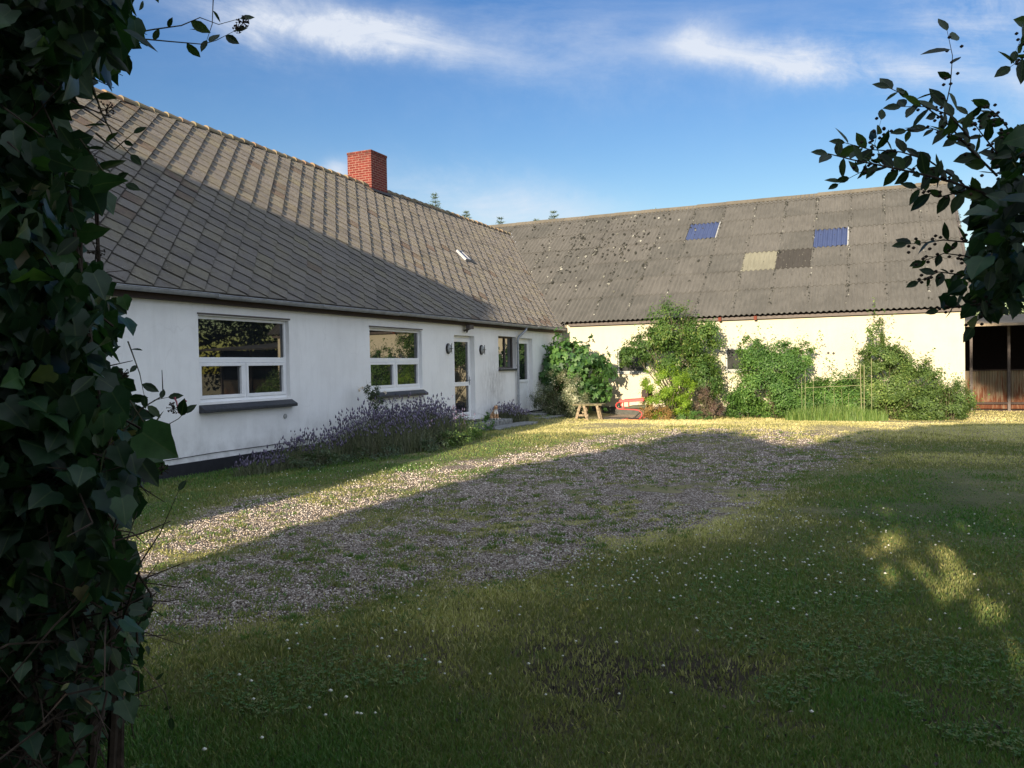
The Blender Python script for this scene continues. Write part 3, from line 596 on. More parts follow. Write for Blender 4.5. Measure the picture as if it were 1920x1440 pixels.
# ridge of the barn
rb=MB(); 
for i in range(len(xe)-1):
    x1,x0=xe[i],xe[i+1]; j=rr.uniform(-.008,.01); a=rr.random()
    for sgn in (-1,1):
        o0=Vector((0,BY,BR+.075+j)); e=Vector((0,BY+sgn*.24,BR+.075+j-.24*math.tan(AB)*.97))
        rb.add([(x0-.03,o0.y,o0.z+.008),(x1,o0.y,o0.z),(x1,e.y,e.z),(x0-.03,e.y,e.z+.008),(x0-.03,e.y,e.z-.022),(x1,e.y,e.z-.03)],[(0,1,2,3),(3,2,5,4)] if sgn>0 else [(3,2,1,0),(4,5,2,3)],a)
    rb.add([(x1,BY-.24,BR+.075+j-.24*math.tan(AB)),(x1,BY,BR+.075+j),(x1,BY+.24,BR+.075+j-.24*math.tan(AB)),(x1,BY,BR-.02)],[(0,1,2,3)],a)
rb.build('ridge_caps',M['ridge'],BROOF)
# valley flashing between the two roofs
vm=MB(); v0=Vector((.13,-.2,2.87));v1=Vector((RX,6.0,RZ+.02)); u=(v1-v0).normalized(); si=u.cross(Vector((0,0,1))).normalized()
vm.add([v0-si*.02+Vector((0,0,.06)),v0+si*.07+Vector((0,0,.075)),v1+si*.07+Vector((0,0,.075)),v1-si*.02+Vector((0,0,.06)),v0-si*.02,v1-si*.02,v0+si*.07,v1+si*.07],[(0,1,2,3),(0,3,5,4),(1,6,7,2)]); vm.build('valley_flashing',M['zinc'],BROOF)
# eaves beam and rafter feet
em=MB(); em.box(.3,12.6,-.14,-.04,2.84,2.93); em.build('eaves_beam',M['brownframe'],B)
for i,x in enumerate((5.5,6.6)):
    e=MB(); e.bar((x,-.24,2.87),(x,-.02,2.93),.09,.12); e.build('rafter_foot',M['redbrown'],B)
vg=MB(); vg.bar((12.60,BO,BE-.02),(12.60,BY,BR-.03),.03,.14); vg.bar((12.60,BY,BR-.03),(12.60,2*BY-BO,BE-.02),.03,.14); vg.build('verge_board',M['brownframe'],B)
for (a,b,c,d),lb in ((BW1,'wide barn window behind the left shrub'),(BW2,'small barn window between the shrubs')):
    f=MB()
    for q in ((a+.003,b-.003,c+.003,c+.06),(a+.003,b-.003,d-.06,d-.003),(a+.003,a+.06,c+.06,d-.06),(b-.06,b-.003,c+.06,d-.06)): f.box(q[0],q[1],.03,.09,q[2],q[3])
    f.box(a-.03,b+.03,-.05,.03,c-.05,c-.003)
    o=f.build('window',M['greyframe'],B,bevel=.004); tag(o,lb); p=MB(); p.box(a+.06,b-.06,.055,.065,c+.06,d-.06); p.build('pane',M['glass2'],o)
for x,z in ((8.73,1.715),(8.88,1.70)):
    v_=MB(); v_.tube([(x,-.002,z),(x,-.03,z)],[.04,.035],10); v_.build('wall_vent',M['black'],B)
# moss cushions on the barn roof
def moss():
    P=[];S=[]
    for _ in range(1200):
        x=rng.uniform(-4.6,5.0);y=rng.uniform(.8,6.4)
        w=math.exp(-((x-.3)/2.4)**2)*min(1,max(0,(y-1.5)/3))+.06
        if rng.random()<w and (x>-4.4+(6-y)*.75): P.append((x,y));S.append(rng.uniform(.022,.066))
    for x in xe[:-3]:
        for _ in range(150):
            if rng.random()<(1.0 if x<9 else .8): P.append((x+rng.normal(0,.018),rng.uniform(0,6.5)));S.append(rng.uniform(.015,.040))
    for _ in range(40): P.append((rng.uniform(2,12.5),rng.uniform(0,6.4)));S.append(rng.uniform(.01,.025))
    mb=MB()
    for (x,y),s in zip(P,S):
        c=bp(x,y,.055); vs=[]
        st=rng.uniform(.8,1.9)
        for k in range(6):
            t=k*PI/3+rng.uniform(-.3,.3); vs.append(c+np.array([math.cos(t)*s,0,0])+UB*math.sin(t)*s*st)
        vs.append(c+NB*s*.75); mb.add(vs,[(k,(k+1)%6,6) for k in range(6)],rng.random())
    o=mb.build('moss',M['moss'],BROOF,smooth=True); o['kind']='stuff'
moss()
# ------------------------------------------------------------------ shed beside the barn
S_=empty('lean_to_shed',(15.5,6,-.22),'rusty corrugated sheet shed set back beyond the barn gable end','shed')
fr=MB(); xs=np.arange(12.44,19.4,.019); ys=4.0+.018*np.sin(xs*2*PI/.076)
V=[];nx=len(xs)
for z in (-.2,1.05): V+=[(x,y,z) for x,y in zip(xs,ys)]
fr.add(V,[(i,i+1,nx+i+1,nx+i) for i in range(nx-1)]); fr.build('front_sheeting',M['shed'],S_)
bk=MB(); bk.box(12.46,19.4,9.7,9.8,-.2,3.0); bk.box(19.3,19.4,4.05,9.69,-.2,2.55); bk.box(12.46,12.5,4.05,9.69,-.2,2.55); bk.box(12.46,19.4,4.05,9.69,-.3,-.235); bk.build('inner_wall',M['fascia'],S_)
rm=MB(); rm.add([(12.45,2.5,2.55),(19.6,2.5,2.55),(19.6,10,3.15),(12.45,10,3.15),(12.45,2.5,2.47),(19.6,2.5,2.47),(19.6,10,3.07),(12.45,10,3.07)],[(0,1,2,3),(0,4,5,1),(1,5,6,2),(7,6,5,4),(0,3,7,4)]); rm.build('roof',M['shedroof'],S_)
for x in (12.95,14.02,15.6,17.4,19.3):
    p=MB(); p.box(x-.04,x+.04,3.86,3.96,-.3,2.52); p.build('post',M['brownframe'],S_)
p=MB(); p.box(12.9,19.3,3.90,3.955,-.05,.02); p.box(12.9,19.3,3.9,3.955,1.05,1.09); p.build('rail',M['fascia'],S_)
# ------------------------------------------------------------------ hipped building out of frame to the south, whose roof shades the house
O=empty('outbuilding',(-5,-36,0),'large hipped farm building left of the yard beyond the ivy, shading the tiled roof','farm building')
w=MB(); w.box(-20,2.9,-38.5,-30.5,-.2,2.6); w.build('wall',M['outwall'],O)
w=MB(); hx=-.3; w.add([(-20,-30,2.5),(3.75,-30,2.5),(3.75,-39,2.5),(-20,-39,2.5),(-20,-30.05,8.85),(hx,-30.05,8.85),(hx,-38.9,8.85),(-20,-38.9,8.85)],[(0,1,5,4),(1,2,6,5),(2,3,7,6),(3,0,4,7),(4,5,6,7),(3,2,1,0)]); w.build('roof',M['tile'],O)

# ------------------------------------------------------------------ foliage builders
def crown(name,blobs,n,size,mat,parent=None,tmpl=SMALL,shell=.55,lump=.35,seed=1,droop=.3,shoots=0,shootlen=.4,dark=None):
    r=np.random.default_rng(seed); P=[];N_=[];vol=np.array([b[3]*b[4]*b[5] for b in blobs]); vol=vol**.75; cnt=(n*vol/vol.sum()).astype(int)
    for (cx,cy,cz,rx,ry,rz),k in zip(blobs,cnt):
        # clumps on the blob surface, leaves round each clump
        nc=max(8,int(14*(rx*ry+rx*rz+ry*rz)**.5/ (size*4)**.5)); d=norm(r.normal(0,1,(nc,3))); rad=r.uniform(.62,1.02,nc)
        cc=d*rad[:,None]*np.array([rx,ry,rz]); w=r.uniform(.4,1.3,nc); w/=w.sum(); idx=r.choice(nc,k,p=w)
        sp=lump*np.array([rx,ry,rz])*r.uniform(.35,1,(k,1)); p=cc[idx]+r.normal(0,.55,(k,3))*sp
        nrm=norm(p/np.array([rx,ry,rz])**1.0+norm(cc[idx])*.4+r.normal(0,.55,(k,3))+np.array([0,0,.45])); P.append(p+np.array([cx,cy,cz])); N_.append(nrm)
    if shoots:
        for _ in range(shoots):
            b=blobs[r.integers(len(blobs))]; d=norm(r.normal(0,1,3)+np.array([0,0,1.2])); o=np.array(b[:3])+d*np.array(b[3:])*.9; L=shootlen*r.uniform(.4,1.2); dd=norm(d+np.array([0,0,.8])+r.normal(0,.25,3)); m_=int(L/size*2.2)+3
            t=np.linspace(0,1,m_)[:,None]; p=o+dd*t*L+r.normal(0,size*.45,(m_,3)); P.append(p); N_.append(norm(r.normal(0,.7,(m_,3))+[0,0,.6]))
    P=np.concatenate(P);N_=np.concatenate(N_); k=len(P); ok=P[:,2]>-.22; P=P[ok];N_=N_[ok];k=len(P)
    tip=r.normal(0,1,(k,3))+np.array([0,0,-droop*2]); s=size*r.uniform(.6,1.25,k)
    cl=vnoise(P[:,0]+P[:,2]*.7,P[:,1]+P[:,2]*.5,.35,seed)
    rnd=np.clip(r.normal(.5,.2,k)+(cl-.5)*.5,0,1)
    V,F,R_=instance(*tmpl,P,N_,tip,s,rnd)
    return npmesh(name,V,F,R_,mat,parent)
def stems(name,base,blobs,parent,mat,n=9,r0=.02,seed=1):
    r=random.Random(seed); mb=MB()
    for i in range(n):
        b=blobs[i%len(blobs)]; t=r.uniform(0,2*PI); far_=math.hypot(b[0]-base[0],b[1]-base[1])>.75 and b[2]-b[5]<.1; bx,by=(b[0],b[1]) if far_ else (base[0],base[1]); o=Vector((bx+math.cos(t)*.12,by+math.sin(t)*.12,base[2]-.05)); e=Vector((b[0]+r.uniform(-.6,.6)*b[3],b[1]+r.uniform(-.6,.6)*b[4],b[2]+r.uniform(-.1,.8)*b[5]))
        m1=o.lerp(e,.35)+Vector((r.uniform(-.08,.08),r.uniform(-.08,.08),.08)); m2=o.lerp(e,.7)+Vector((r.uniform(-.1,.1),r.uniform(-.1,.1),.06)); mb.tube([o,m1,m2,e],[r0,r0*.75,r0*.5,r0*.2],5)
        for _ in range(2):
            q=e+Vector((r.uniform(-.3,.3),r.uniform(-.3,.3),r.uniform(0,.3))); mb.tube([m2,m2.lerp(q,.5)+Vector((0,0,.04)),q],[r0*.4,r0*.3,r0*.1],4)
    return mb.build(name,mat,parent)
def shrub(name,base,label,cat,blobs,n,size,mat,smat='stem',nst=9,r0=.018,**kw):
    z=G1(base[0],base[1]); o=empty(name,(base[0],base[1],z),label,cat)
    stems('stems',(base[0],base[1],z),blobs,o,M[smat],nst,r0,kw.get('seed',1)); crown('foliage',blobs,n,size,M[mat],o,**kw); return o
# corner fig
shrub('fig_bush',(1.1,-1.3),'broad bush of large lobed green leaves in the corner where house meets barn','bush',
 [(.85,-1.3,1.55,.95,.8,.95),(.2,-1.7,1.3,.8,.6,.65),(1.55,-1.3,1.05,.7,.6,.85),(.85,-1.5,.6,1.0,.6,.6),(.0,-1.9,.7,.5,.4,.5)],2700,.18,'figleaf',tmpl=FIG,seed=3,nst=8,r0=.03,shoots=8,shootlen=.5,droop=.5)
shrub('variegated_shrub',(.95,-3.1),'low rounded shrub with cream-edged leaves below the fig bush','shrub',
 [(1.05,-3.1,.5,.8,.55,.8),(.65,-3.2,.4,.5,.4,.6),(1.45,-3.1,.35,.5,.4,.55)],13000,.05,'varileaf',seed=4,lump=.25)
shrub('elder_tree',(4.45,-1.2),'tallest leafy shrub against the barn, reaching up over its eaves','shrub',
 [(4.3,-1.3,2.6,1.0,.7,.8),(3.45,-1.3,2.0,.8,.6,.45),(5.15,-1.2,2.15,.75,.65,.75),(4.6,-1.4,1.5,.95,.6,.7),(5.2,-1.2,.9,.55,.5,.8),(2.85,-1.3,1.75,.5,.45,.3)],25000,.09,'elder',tmpl=SMALL,seed=5,shoots=45,shootlen=.4,nst=14,r0=.03,droop=.6)
o=shrub('golden_shrub',(4.4,-2.7),'bright yellow-green rounded shrub beside the red lounger','shrub',
 [(4.3,-2.8,.82,.72,.6,.62),(4.3,-2.9,.3,.8,.6,.5),(4.85,-2.8,.5,.5,.45,.6)],16000,.055,'bright',seed=6,lump=.22,shoots=50,shootlen=.25)
crown('faded_foliage',[(3.95,-3.05,.15,.38,.3,.42),(4.2,-3.15,-.02,.4,.25,.25)],2600,.05,M['deadleaf'],o,seed=8)
shrub('purple_shrub',(5.45,-2.2),'small purplish-brown shrub to the right of the golden one','shrub',
 [(5.4,-2.2,.3,.38,.32,.42),(5.6,-2.1,.05,.3,.3,.3)],3500,.045,'purple',seed=9,shoots=14,shootlen=.2)
shrub('ground_shrub',(4.95,-2.75),'low dark green plants at the foot between the golden and purple shrubs','plant',
 [(4.9,-2.8,-.05,.42,.3,.25),(5.3,-2.8,-.1,.35,.25,.2)],2200,.045,'shrub',seed=10)
shrub('large_shrub',(7.4,-1.1),'large dense dark green shrub half covering the small barn window','shrub',
 [(7.0,-1.2,.55,1.15,.75,.85),(7.2,-1.1,1.35,1.0,.65,.7),(8.2,-1.2,.7,1.05,.65,.85),(6.35,-1.1,.2,.6,.5,.5),(7.9,-1.0,1.6,.6,.4,.5),(6.5,-1.0,1.95,.4,.3,.4),(8.95,-1.5,.45,.75,.5,.75),(9.3,-1.6,.2,.6,.4,.6)],38000,.08,'shrub',seed=11,shoots=45,shootlen=.55,nst=14)
shrub('tall_shrub',(10.4,-1.1),'loose olive-green shrub with one tall leafy shoot near the barn eaves','shrub',
 [(10.4,-1.2,.8,1.05,.65,.85),(10.1,-1.1,1.45,.7,.5,.55),(11.1,-1.2,.85,.7,.5,.75),(9.7,-1.2,.5,.75,.6,.7),(10.05,-1.0,2.2,.28,.22,.55),(10.9,-1.3,.2,1.0,.6,.5)],30000,.08,'shrub2',seed=12,shoots=45,shootlen=.55,nst=14)
shrub('corner_shrub',(11.9,-1.4),'lower olive shrub at the right-hand corner of the barn','shrub',
 [(11.85,-1.4,.3,.65,.5,.6),(12.2,-1.2,.35,.4,.4,.5),(11.5,-1.4,.15,.5,.45,.45)],9500,.06,'shrub2',seed=13,lump=.3,shoots=24,shootlen=.4)
def blades(name,cx,cy,rx,ry,n,h0,h1,w,mat,parent=None,lean=.35,seed=1,rl=.5):
    r=np.random.default_rng(seed); a=r.uniform(0,2*PI,n);q=np.sqrt(r.random(n)); x=cx+np.cos(a)*q*rx;y=cy+np.sin(a)*q*ry; h=r.uniform(h0,h1,n)*(1-.45*q)
    la=r.uniform(0,2*PI,n); L=np.stack([np.cos(la)*lean*h*r.random(n),np.sin(la)*lean*h*r.random(n),h],1); b=np.stack([x,y,gz(x,y)-.03],1)
    ang=r.uniform(0,PI,n); s=np.stack([np.cos(ang)*w,np.sin(ang)*w,0*ang],1)
    m1=b+L*np.array([.3,.3,.55]); V=np.stack([b-s,b+s,m1+s*.8,m1-s*.8,b+L],1).reshape(-1,3);o=np.arange(n)*5
    F=np.concatenate([np.stack([o,o+1,o+2],1),np.stack([o,o+2,o+3],1),np.stack([o+3,o+2,o+4],1)])
    return npmesh(name,V,F,np.repeat(np.clip(r.normal(.5,.2,n),0,1),5),mat,parent),b+L
g_,_=blades('tall_grass_clump',9.0,-2.3,1.35,.45,3400,.2,.68,.008,M['weed'],seed=21); tag(g_,'clump of tall light green grass between the two big shrubs','tall grass',kind='stuff')
# canes
K=empty('cane_support',(9.0,-2.3,G1(9,-2.3)),'rickety frame of thin pale canes standing in the tall grass','plant support')
for (x,h,w_) in ((8.12,1.0,.010),(8.2,1.22,.012),(8.42,.95,.010),(8.75,.6,.008),(9.0,.72,.008),(9.2,.68,.008),(9.35,.55,.008),(9.68,1.38,.022),(9.74,1.36,.02),(9.93,1.52,.014)):
    c_=MB(); z=G1(x,-2.2); c_.tube([(x,-2.2,z-.05),(x+random.uniform(-.04,.04),-2.2+random.uniform(-.05,.05),h)],w_*.5,5); c_.build('cane',M['cane'],K)
c_=MB(); c_.tube([(8.2,-2.2,.72),(9.7,-2.2,.78)],.007,4); c_.tube([(8.9,-2.2,.95),(9.7,-2.2,.98)],.006,4); c_.build('crossbar',M['cane'],K)
# lavender
def lavender(name,cx,cy,rx,ry,h,n,label,seed,tone=0,group=None):
    o=empty(name,(cx,cy,G1(cx,cy)),label,'lavender',group); r=np.random.default_rng(seed)
    blades('leaves',cx,cy,rx,ry,int(n*3.6),h*.35,h*.92,.006,M['lavgreen'],o,.55,seed)
    ob,tip=blades('flower_stems',cx,cy,rx*.92,ry*.92,n,h*.72,h*1.12,.0032,M['lavgreen'],o,.5,seed+50)
    k=len(tip); d=norm(r.normal(0,.18,(k,3))+[0,0,1]); T=[(0,0,0),(.22,.35,.0),(0,.35,.22),(-.22,.35,0),(0,.35,-.22),(0,1,0)]; TF=[(0,1,2),(0,2,3),(0,3,4),(0,4,1),(5,2,1),(5,3,2),(5,4,3),(5,1,4)]
    V,F,R_=instance(T,TF,tip-d*.035,np.cross(d,r.normal(0,1,(k,3))),d,r.uniform(.04,.085,k),np.clip(r.normal(.5+tone,.22,k),0,1)); npmesh('flowers',V,F,R_,M['lavflower'],o)['kind']='stuff'; ob['kind']='stuff'
    return o
LG='lavender bushes under the windows'
lavender('lavender_bush',1.25,-15.6,.6,.75,.68,300,'sparse left end of the lavender bed under the large ivy-side window',31,-.1,LG)
lavender('lavender_bush',1.75,-14.2,.95,1.0,.98,850,'tall dark purple lavender in the middle of the bed, left of the rose',32,0,LG)
lavender('lavender_bush',1.75,-12.8,1.0,.95,.98,900,'dense lavender in the bed just below the second large window',33,.05,LG)
lavender('lavender_bush',1.3,-11.5,.75,.75,.78,460,'paler lavender at the right end of the bed near the door',34,.15,LG)
lavender('lavender_bush',.65,-5.9,.5,.48,.60,480,'small silvery lavender between the cat step and the second door',35,.35)
lavender('lavender_bush',1.1,-16.6,.35,.5,.42,160,'tiny thin lavender tuft at the far left of the bed by the plinth',36,-.1,LG)
for q,(b,n,mt,lb) in enumerate((((2.3,-12.2,.2,.5,.6,.28),2200,'shrub2','leafy mid-green plant at the front right of the lavender bed'),
  ((2.6,-13.0,.15,.4,.5,.2),1300,'shrub2','low leafy plant in front of the middle of the lavender bed'),
  ((1.9,-11.4,.12,.45,.35,.2),1100,'shrub2','small leafy plant at the right tip of the lavender bed, nearest the door'),
  ((1.9,-16.2,.02,.5,.6,.2),1300,'roseleaf','dull green weeds at the far left tip of the lavender bed'),
  ((2.4,-15.2,.04,.5,.7,.2),1300,'roseleaf','dull green weeds in front of the left part of the lavender bed'),
  ((2.75,-13.8,.08,.4,.7,.2),1200,'roseleaf','dull green weeds between the leafy plant and the left weeds of the lavender bed'))):
    shrub('border_plant',b[:2],lb,'plant',[b],n,.045,mt,seed=41+q,shoots=5,shootlen=.2,nst=6,r0=.006)['group']='low plants edging the lavender bed'
shrub('step_plant',(1.3,-8.75),'small bright green plant at the left corner of the cat step','plant',[(1.35,-8.8,.16,.14,.14,.24)],420,.05,'shrub',seed=43,nst=4,r0=.006)
ro=shrub('rose_bush',(.55,-12.5),'slender rose bush with pale blooms between the windows and lavender','rose',
 [(.45,-12.5,.95,.17,.2,.28),(.6,-12.45,.65,.22,.22,.25),(.7,-12.3,.4,.28,.25,.2)],1700,.048,'roseleaf',seed=44,shoots=4,shootlen=.25,nst=6,r0=.009)
for x,y,z in ((.62,-12.28,.98),(.36,-12.72,1.10),(.34,-12.8,1.06)):
    p=MB(); V,F,_=instance(*SMALL,np.tile([[x,y,z]],(16,1)),norm(rng.normal(0,1,(16,3))),rng.normal(0,1,(16,3)),np.full(16,.05),np.zeros(16)); p.add(V,[tuple(f) for f in F]); p.build('bloom',M['rosepetal'],ro)

# ------------------------------------------------------------------ steps, cat, furniture
def stepblk(name,x0,x1,y0,y1,z0,z1,label,mat='stone'):
    b=MB(); b.box(x0,x1,y0,y1,z0,z1); o=b.build(name,M[mat],None,bevel=.015); return tag(o,label,'step')
stepblk('door_step',.04,.98,-8.35,-6.55,-.2,.06,'raised grey concrete step the cat sits on, in front of the glazed door')
stepblk('paving_slab',.99,1.5,-8.6,-6.0,-.2,-.055,'long low pale slab on the ground along the front of the cat step')
stepblk('door_step',.04,.75,-3.95,-2.5,-.3,.02,'dark worn step below the second white door',)
stepblk('paving_slab',.76,1.25,-4.6,-3.0,-.3,-.05,'flat slab on the ground in front of the second door')
t=MB(); t.box(.1,.6,-8.1,-7.35,.064,.08); o=t.build('doormat',M['black'],None,bevel=.004); tag(o,'black rubber doormat on the step by the glazed door','doormat')
def cat():
    o=empty('cat',(.72,-7.15,.061),'ginger and white cat sitting upright on the concrete step','cat')
    me=bpy.data.meshes.new('cat_body')
    # sits facing the yard (+x and towards the camera); f = facing
    f=Vector((.80,-.60,0)); s=Vector((.60,.80,0)); c=Vector((.72,-7.12,.061))
    pt=lambda a,b,z:tuple(c+f*a+s*b+Vector((0,0,z)))
    J=[(pt(-.10,0,.075),.085),(pt(-.06,0,.15),.085),(pt(.0,0,.22),.07),(pt(.03,0,.275),.045),(pt(.06,0,.325),.052),(pt(.105,0,.312),.028),
       (pt(.045,.038,.20),.032),(pt(.075,.04,.10),.02),(pt(.085,.04,.018),.018),(pt(.11,.04,.012),.017),
       (pt(.045,-.038,.20),.032),(pt(.075,-.04,.10),.02),(pt(.085,-.04,.018),.018),(pt(.11,-.04,.012),.017),
       (pt(-.06,.085,.06),.055),(pt(.03,.085,.022),.02),(pt(-.06,-.085,.06),.055),(pt(.03,-.085,.022),.02),
       (pt(-.17,0,.03),.03),(pt(-.20,.09,.022),.022),(pt(-.14,.17,.02),.02),(pt(-.04,.19,.02),.015),
       (pt(.045,.035,.365),.018),(pt(.04,.04,.395),.006),(pt(.045,-.035,.365),.018),(pt(.04,-.04,.395),.006)]
    Eg=[(0,1),(1,2),(2,3),(3,4),(4,5),(2,6),(6,7),(7,8),(8,9),(2,10),(10,11),(11,12),(12,13),(0,14),(14,15),(0,16),(16,17),(0,18),(18,19),(19,20),(20,21),(4,22),(22,23),(4,24),(24,25)]
    me.from_pydata([j[0] for j in J],Eg,[]); b=bpy.data.objects.new('cat_body',me); link(b,o)
    m=b.modifiers.new('s','SKIN'); 
    for i,(p,r_) in enumerate(J): me.skin_vertices[0].data[i].radius=(r_,r_)
    me.skin_vertices[0].data[0].use_root=True
    ss=b.modifiers.new('u','SUBSURF'); ss.levels=1; ss.render_levels=2
    mt=NT('cat_fur'); p=mt.pos(); cc=mt.ramp(mt.noise(mt.mapped(p,(1,1,2.2)),9,3),[(.35,(.38,.20,.10)),(.6,(.52,.32,.18))])
    d=mt.n('ShaderNodeVectorMath',operation='DISTANCE'); mt.l(p,d.inputs[0]); d.inputs[1].default_value=pt(.09,0,.22); w=mt.ramp(d.outputs[1],[(.06,(1,1,1)),(.085,(0,0,0))])
    z=mt.n('ShaderNodeSeparateXYZ'); mt.l(p,z.inputs[0]); w2=mt.ramp(z.outputs[2],[(.09,(1,1,1)),(.11,(0,0,0))]); 
    cc=mt.mix(w,cc,(.72,.68,.62)); cc=mt.mix(w2,cc,(.72,.68,.62)); mt.fin(cc,.9,.1,mt.bump(mt.noise(p,150,3),.5,.006)); me.materials.append(mt.m)
    for sg in (-1,1):
        e=MB(); q=Vector(pt(.104,sg*.021,.337)); e.tube([q-f*.006,q+f*.004],[.007,.005],8); e.build('eye',M['black'],o,smooth=True)
    e=MB(); q=Vector(pt(.133,0,.318)); e.tube([q-f*.008,q+f*.003],[.008,.004],6); e.build('nose',M['pinkpetal'],o)
cat()
tr=MB(); tr.box(.9,4.3,-3.6,-.05,-.4,-.232); o=tr.build('terrace',M['paving']); tag(o,'beige paved terrace strip at the foot of the barn wall','terrace',kind='structure')
# wooden trestle
T=empty('wooden_trestle',(2.42,-4.2,-.17),'low weathered wooden picnic bench with splayed legs, beside the variegated shrub','bench')
t=MB()
for k in range(3): 
    y=-4.38+k*.15; t.box(1.93,2.82,y,y+.135,.30+.003*k,.345+.003*k)
t.build('seat',M['woodtop'],T,bevel=.005)
for (xt,xb) in ((2.16,2.02),(2.28,2.42),(2.68,2.80)):
    l=MB(); l.bar((xt,-4.36,.30),(xb,-4.42,-.2),.075,.05,(0,1,0)); l.build('leg',M['wood'],T,bevel=.004)
for (xt,xb) in ((2.28,2.14),(2.62,2.72)):
    l=MB(); l.bar((xt,-4.0,.30),(xb,-3.94,-.22),.075,.05,(0,1,0)); l.build('leg',M['wood'],T,bevel=.004)
l=MB(); l.bar((2.06,-4.385,.02),(2.42,-4.385,.02),.05,.06); l.bar((2.25,-4.37,.1),(2.25,-4.0,.1),.05,.05); l.build('crossbar',M['wood'],T)
# red lounger
R_=empty('garden_lounger',(3.5,-3.0,-.23),'red metal-framed garden lounger with dark seat beside the golden shrub','lounger')
f=MB()
for y in (-3.25,-2.72):
    arc=[(3.05+.0,y,.16)]
    pts=[(3.02-.11*math.sin(t)-.0,y,.245+.10*math.cos(t)) for t in np.linspace(0,PI,8)]
    f.tube([(3.62,y,.40),(3.3,y,.375)]+[(3.06,y,.355)]+pts[1:]+[(3.2,y,.135),(3.5,y,.125),(3.62,y,.10),(3.70,y,.03),(3.70,y,-.06),(3.64,y,-.13),(3.52,y,-.19)],.016,8)
f.tube([(3.06,-3.25,.355),(3.06,-2.72,.355)],.016,8)
f.build('frame',M['red'],R_,smooth=True)
f=MB(); f.bar((3.02,-3.27,.375),(3.78,-3.27,.425),.05,.085,(0,0,1)); f.build('armrest',M['red'],R_,bevel=.012)
f=MB(); f.bar((3.02,-2.70,.375),(3.78,-2.70,.425),.05,.085,(0,0,1)); f.build('armrest',M['red'],R_,bevel=.012)
f=MB(); f.bar((3.15,-3.27,.34),(3.15,-3.27,.15),.055,.02); f.build('support',M['red'],R_); f=MB(); f.bar((3.32,-3.27,.36),(3.32,-3.27,.22),.03,.02); f.build('support',M['red'],R_); f=MB(); f.bar((3.15,-2.70,.34),(3.15,-2.70,.15),.055,.02); f.build('support',M['red'],R_)
f=MB(); f.add([(3.12,-3.22,.15),(3.12,-2.75,.15),(3.85,-2.75,.16),(3.85,-3.22,.16),(3.3,-3.22,.235),(3.3,-2.75,.235),(3.85,-2.75,.255),(3.85,-3.22,.255)],[(0,3,2,1),(4,5,6,7),(0,4,7,3),(1,2,6,5),(0,1,5,4),(2,3,7,6)]); f.build('seat',M['cushion'],R_,bevel=.02)
f=MB(); f.bar((3.70,-3.2,.42),(3.72,-3.2,.70),.03,.03); f.build('backrest_post',M['red'],R_); f=MB(); f.bar((3.70,-2.8,.42),(3.72,-2.8,.70),.03,.03); f.build('backrest_post',M['red'],R_)
f=MB(); f.box(3.70,3.90,-3.24,-2.76,.50,.72); f.build('headrest',M['fascia'],R_,bevel=.02)
f=MB(); f.box(3.08,3.62,-3.3,-2.7,-.225,-.16); f.build('base',M['redfade'],R_,bevel=.015)
f=MB(); f.tube([(3.3,-3.3,-.13),(3.62,-3.3,-.13)],.02,8); f.tube([(3.5,-3.28,-.1),(3.66,-3.28,.05)],.018,8); f.build('hinge',M['black'],R_)

# ------------------------------------------------------------------ trees behind
def fir(x,y,h,label,w=1.6,seed=1):
    h=h-.2 if seed!=1 else h+.05
    r=np.random.default_rng(seed); o=empty('fir_tree',(x,y,0),label,'fir tree','fir tops beyond the ridges'); t=MB(); t.tube([(x,y,-.2),(x,y,h*.6),(x+.03,y,h)],[.16,.07,.008],7); t.build('trunk',M['bark'],o)
    P=[];D=[];z=h-.1
    while z>h*.45:
        k=7; L=min(w,(h-z)*.34+.10)
        for i in range(k):
            a=2*PI*i/k+r.uniform(-.4,.4); m_=int(L/.05)+3; u=np.linspace(0.05,1,m_)[:,None]
            d=np.array([math.cos(a),math.sin(a),.28]); p=np.array([x,y,z])+d*u*L*r.uniform(.7,1.1); side=np.array([-math.sin(a),math.cos(a),0])
            for sg in (-1,1): P.append(p); D.append(np.tile(norm(d*.7+side*sg*.8+np.array([0,0,.2])),(m_,1)))
        z-=.17+.06*r.random()
    P=np.concatenate(P);D=np.concatenate(D);k=len(P)
    T=[(0,0,0),(.09,.5,0),(0,1,0),(-.09,.5,0)]
    V,F,R2=instance(T,[(0,1,2),(0,2,3)],P,norm(r.normal(0,.6,(k,3))+[0,0,.6]),D,r.uniform(.09,.2,k),r.random(k)); npmesh('crown',V,F,R2,M['fir'],o)
fir(-12.9,14,11.45,'tallest fir top showing over the tiled ridge right of the chimney',seed=1)
fir(-10.9,14,10.5,'fir tip low over the tiled ridge, right of the tallest one',seed=2)
fir(-8.75,14,9.95,'fir tip just left of where the barn ridge begins',seed=3)
fir(-5.6,14,10.0,'fir tip over the left part of the barn ridge',seed=4)
fir(-6.6,14,9.65,'tiny fir tip between its neighbours at the left of the barn ridge',seed=6)
fir(-.1,14,9.55,'fir tip barely above the middle of the barn ridge',seed=5)
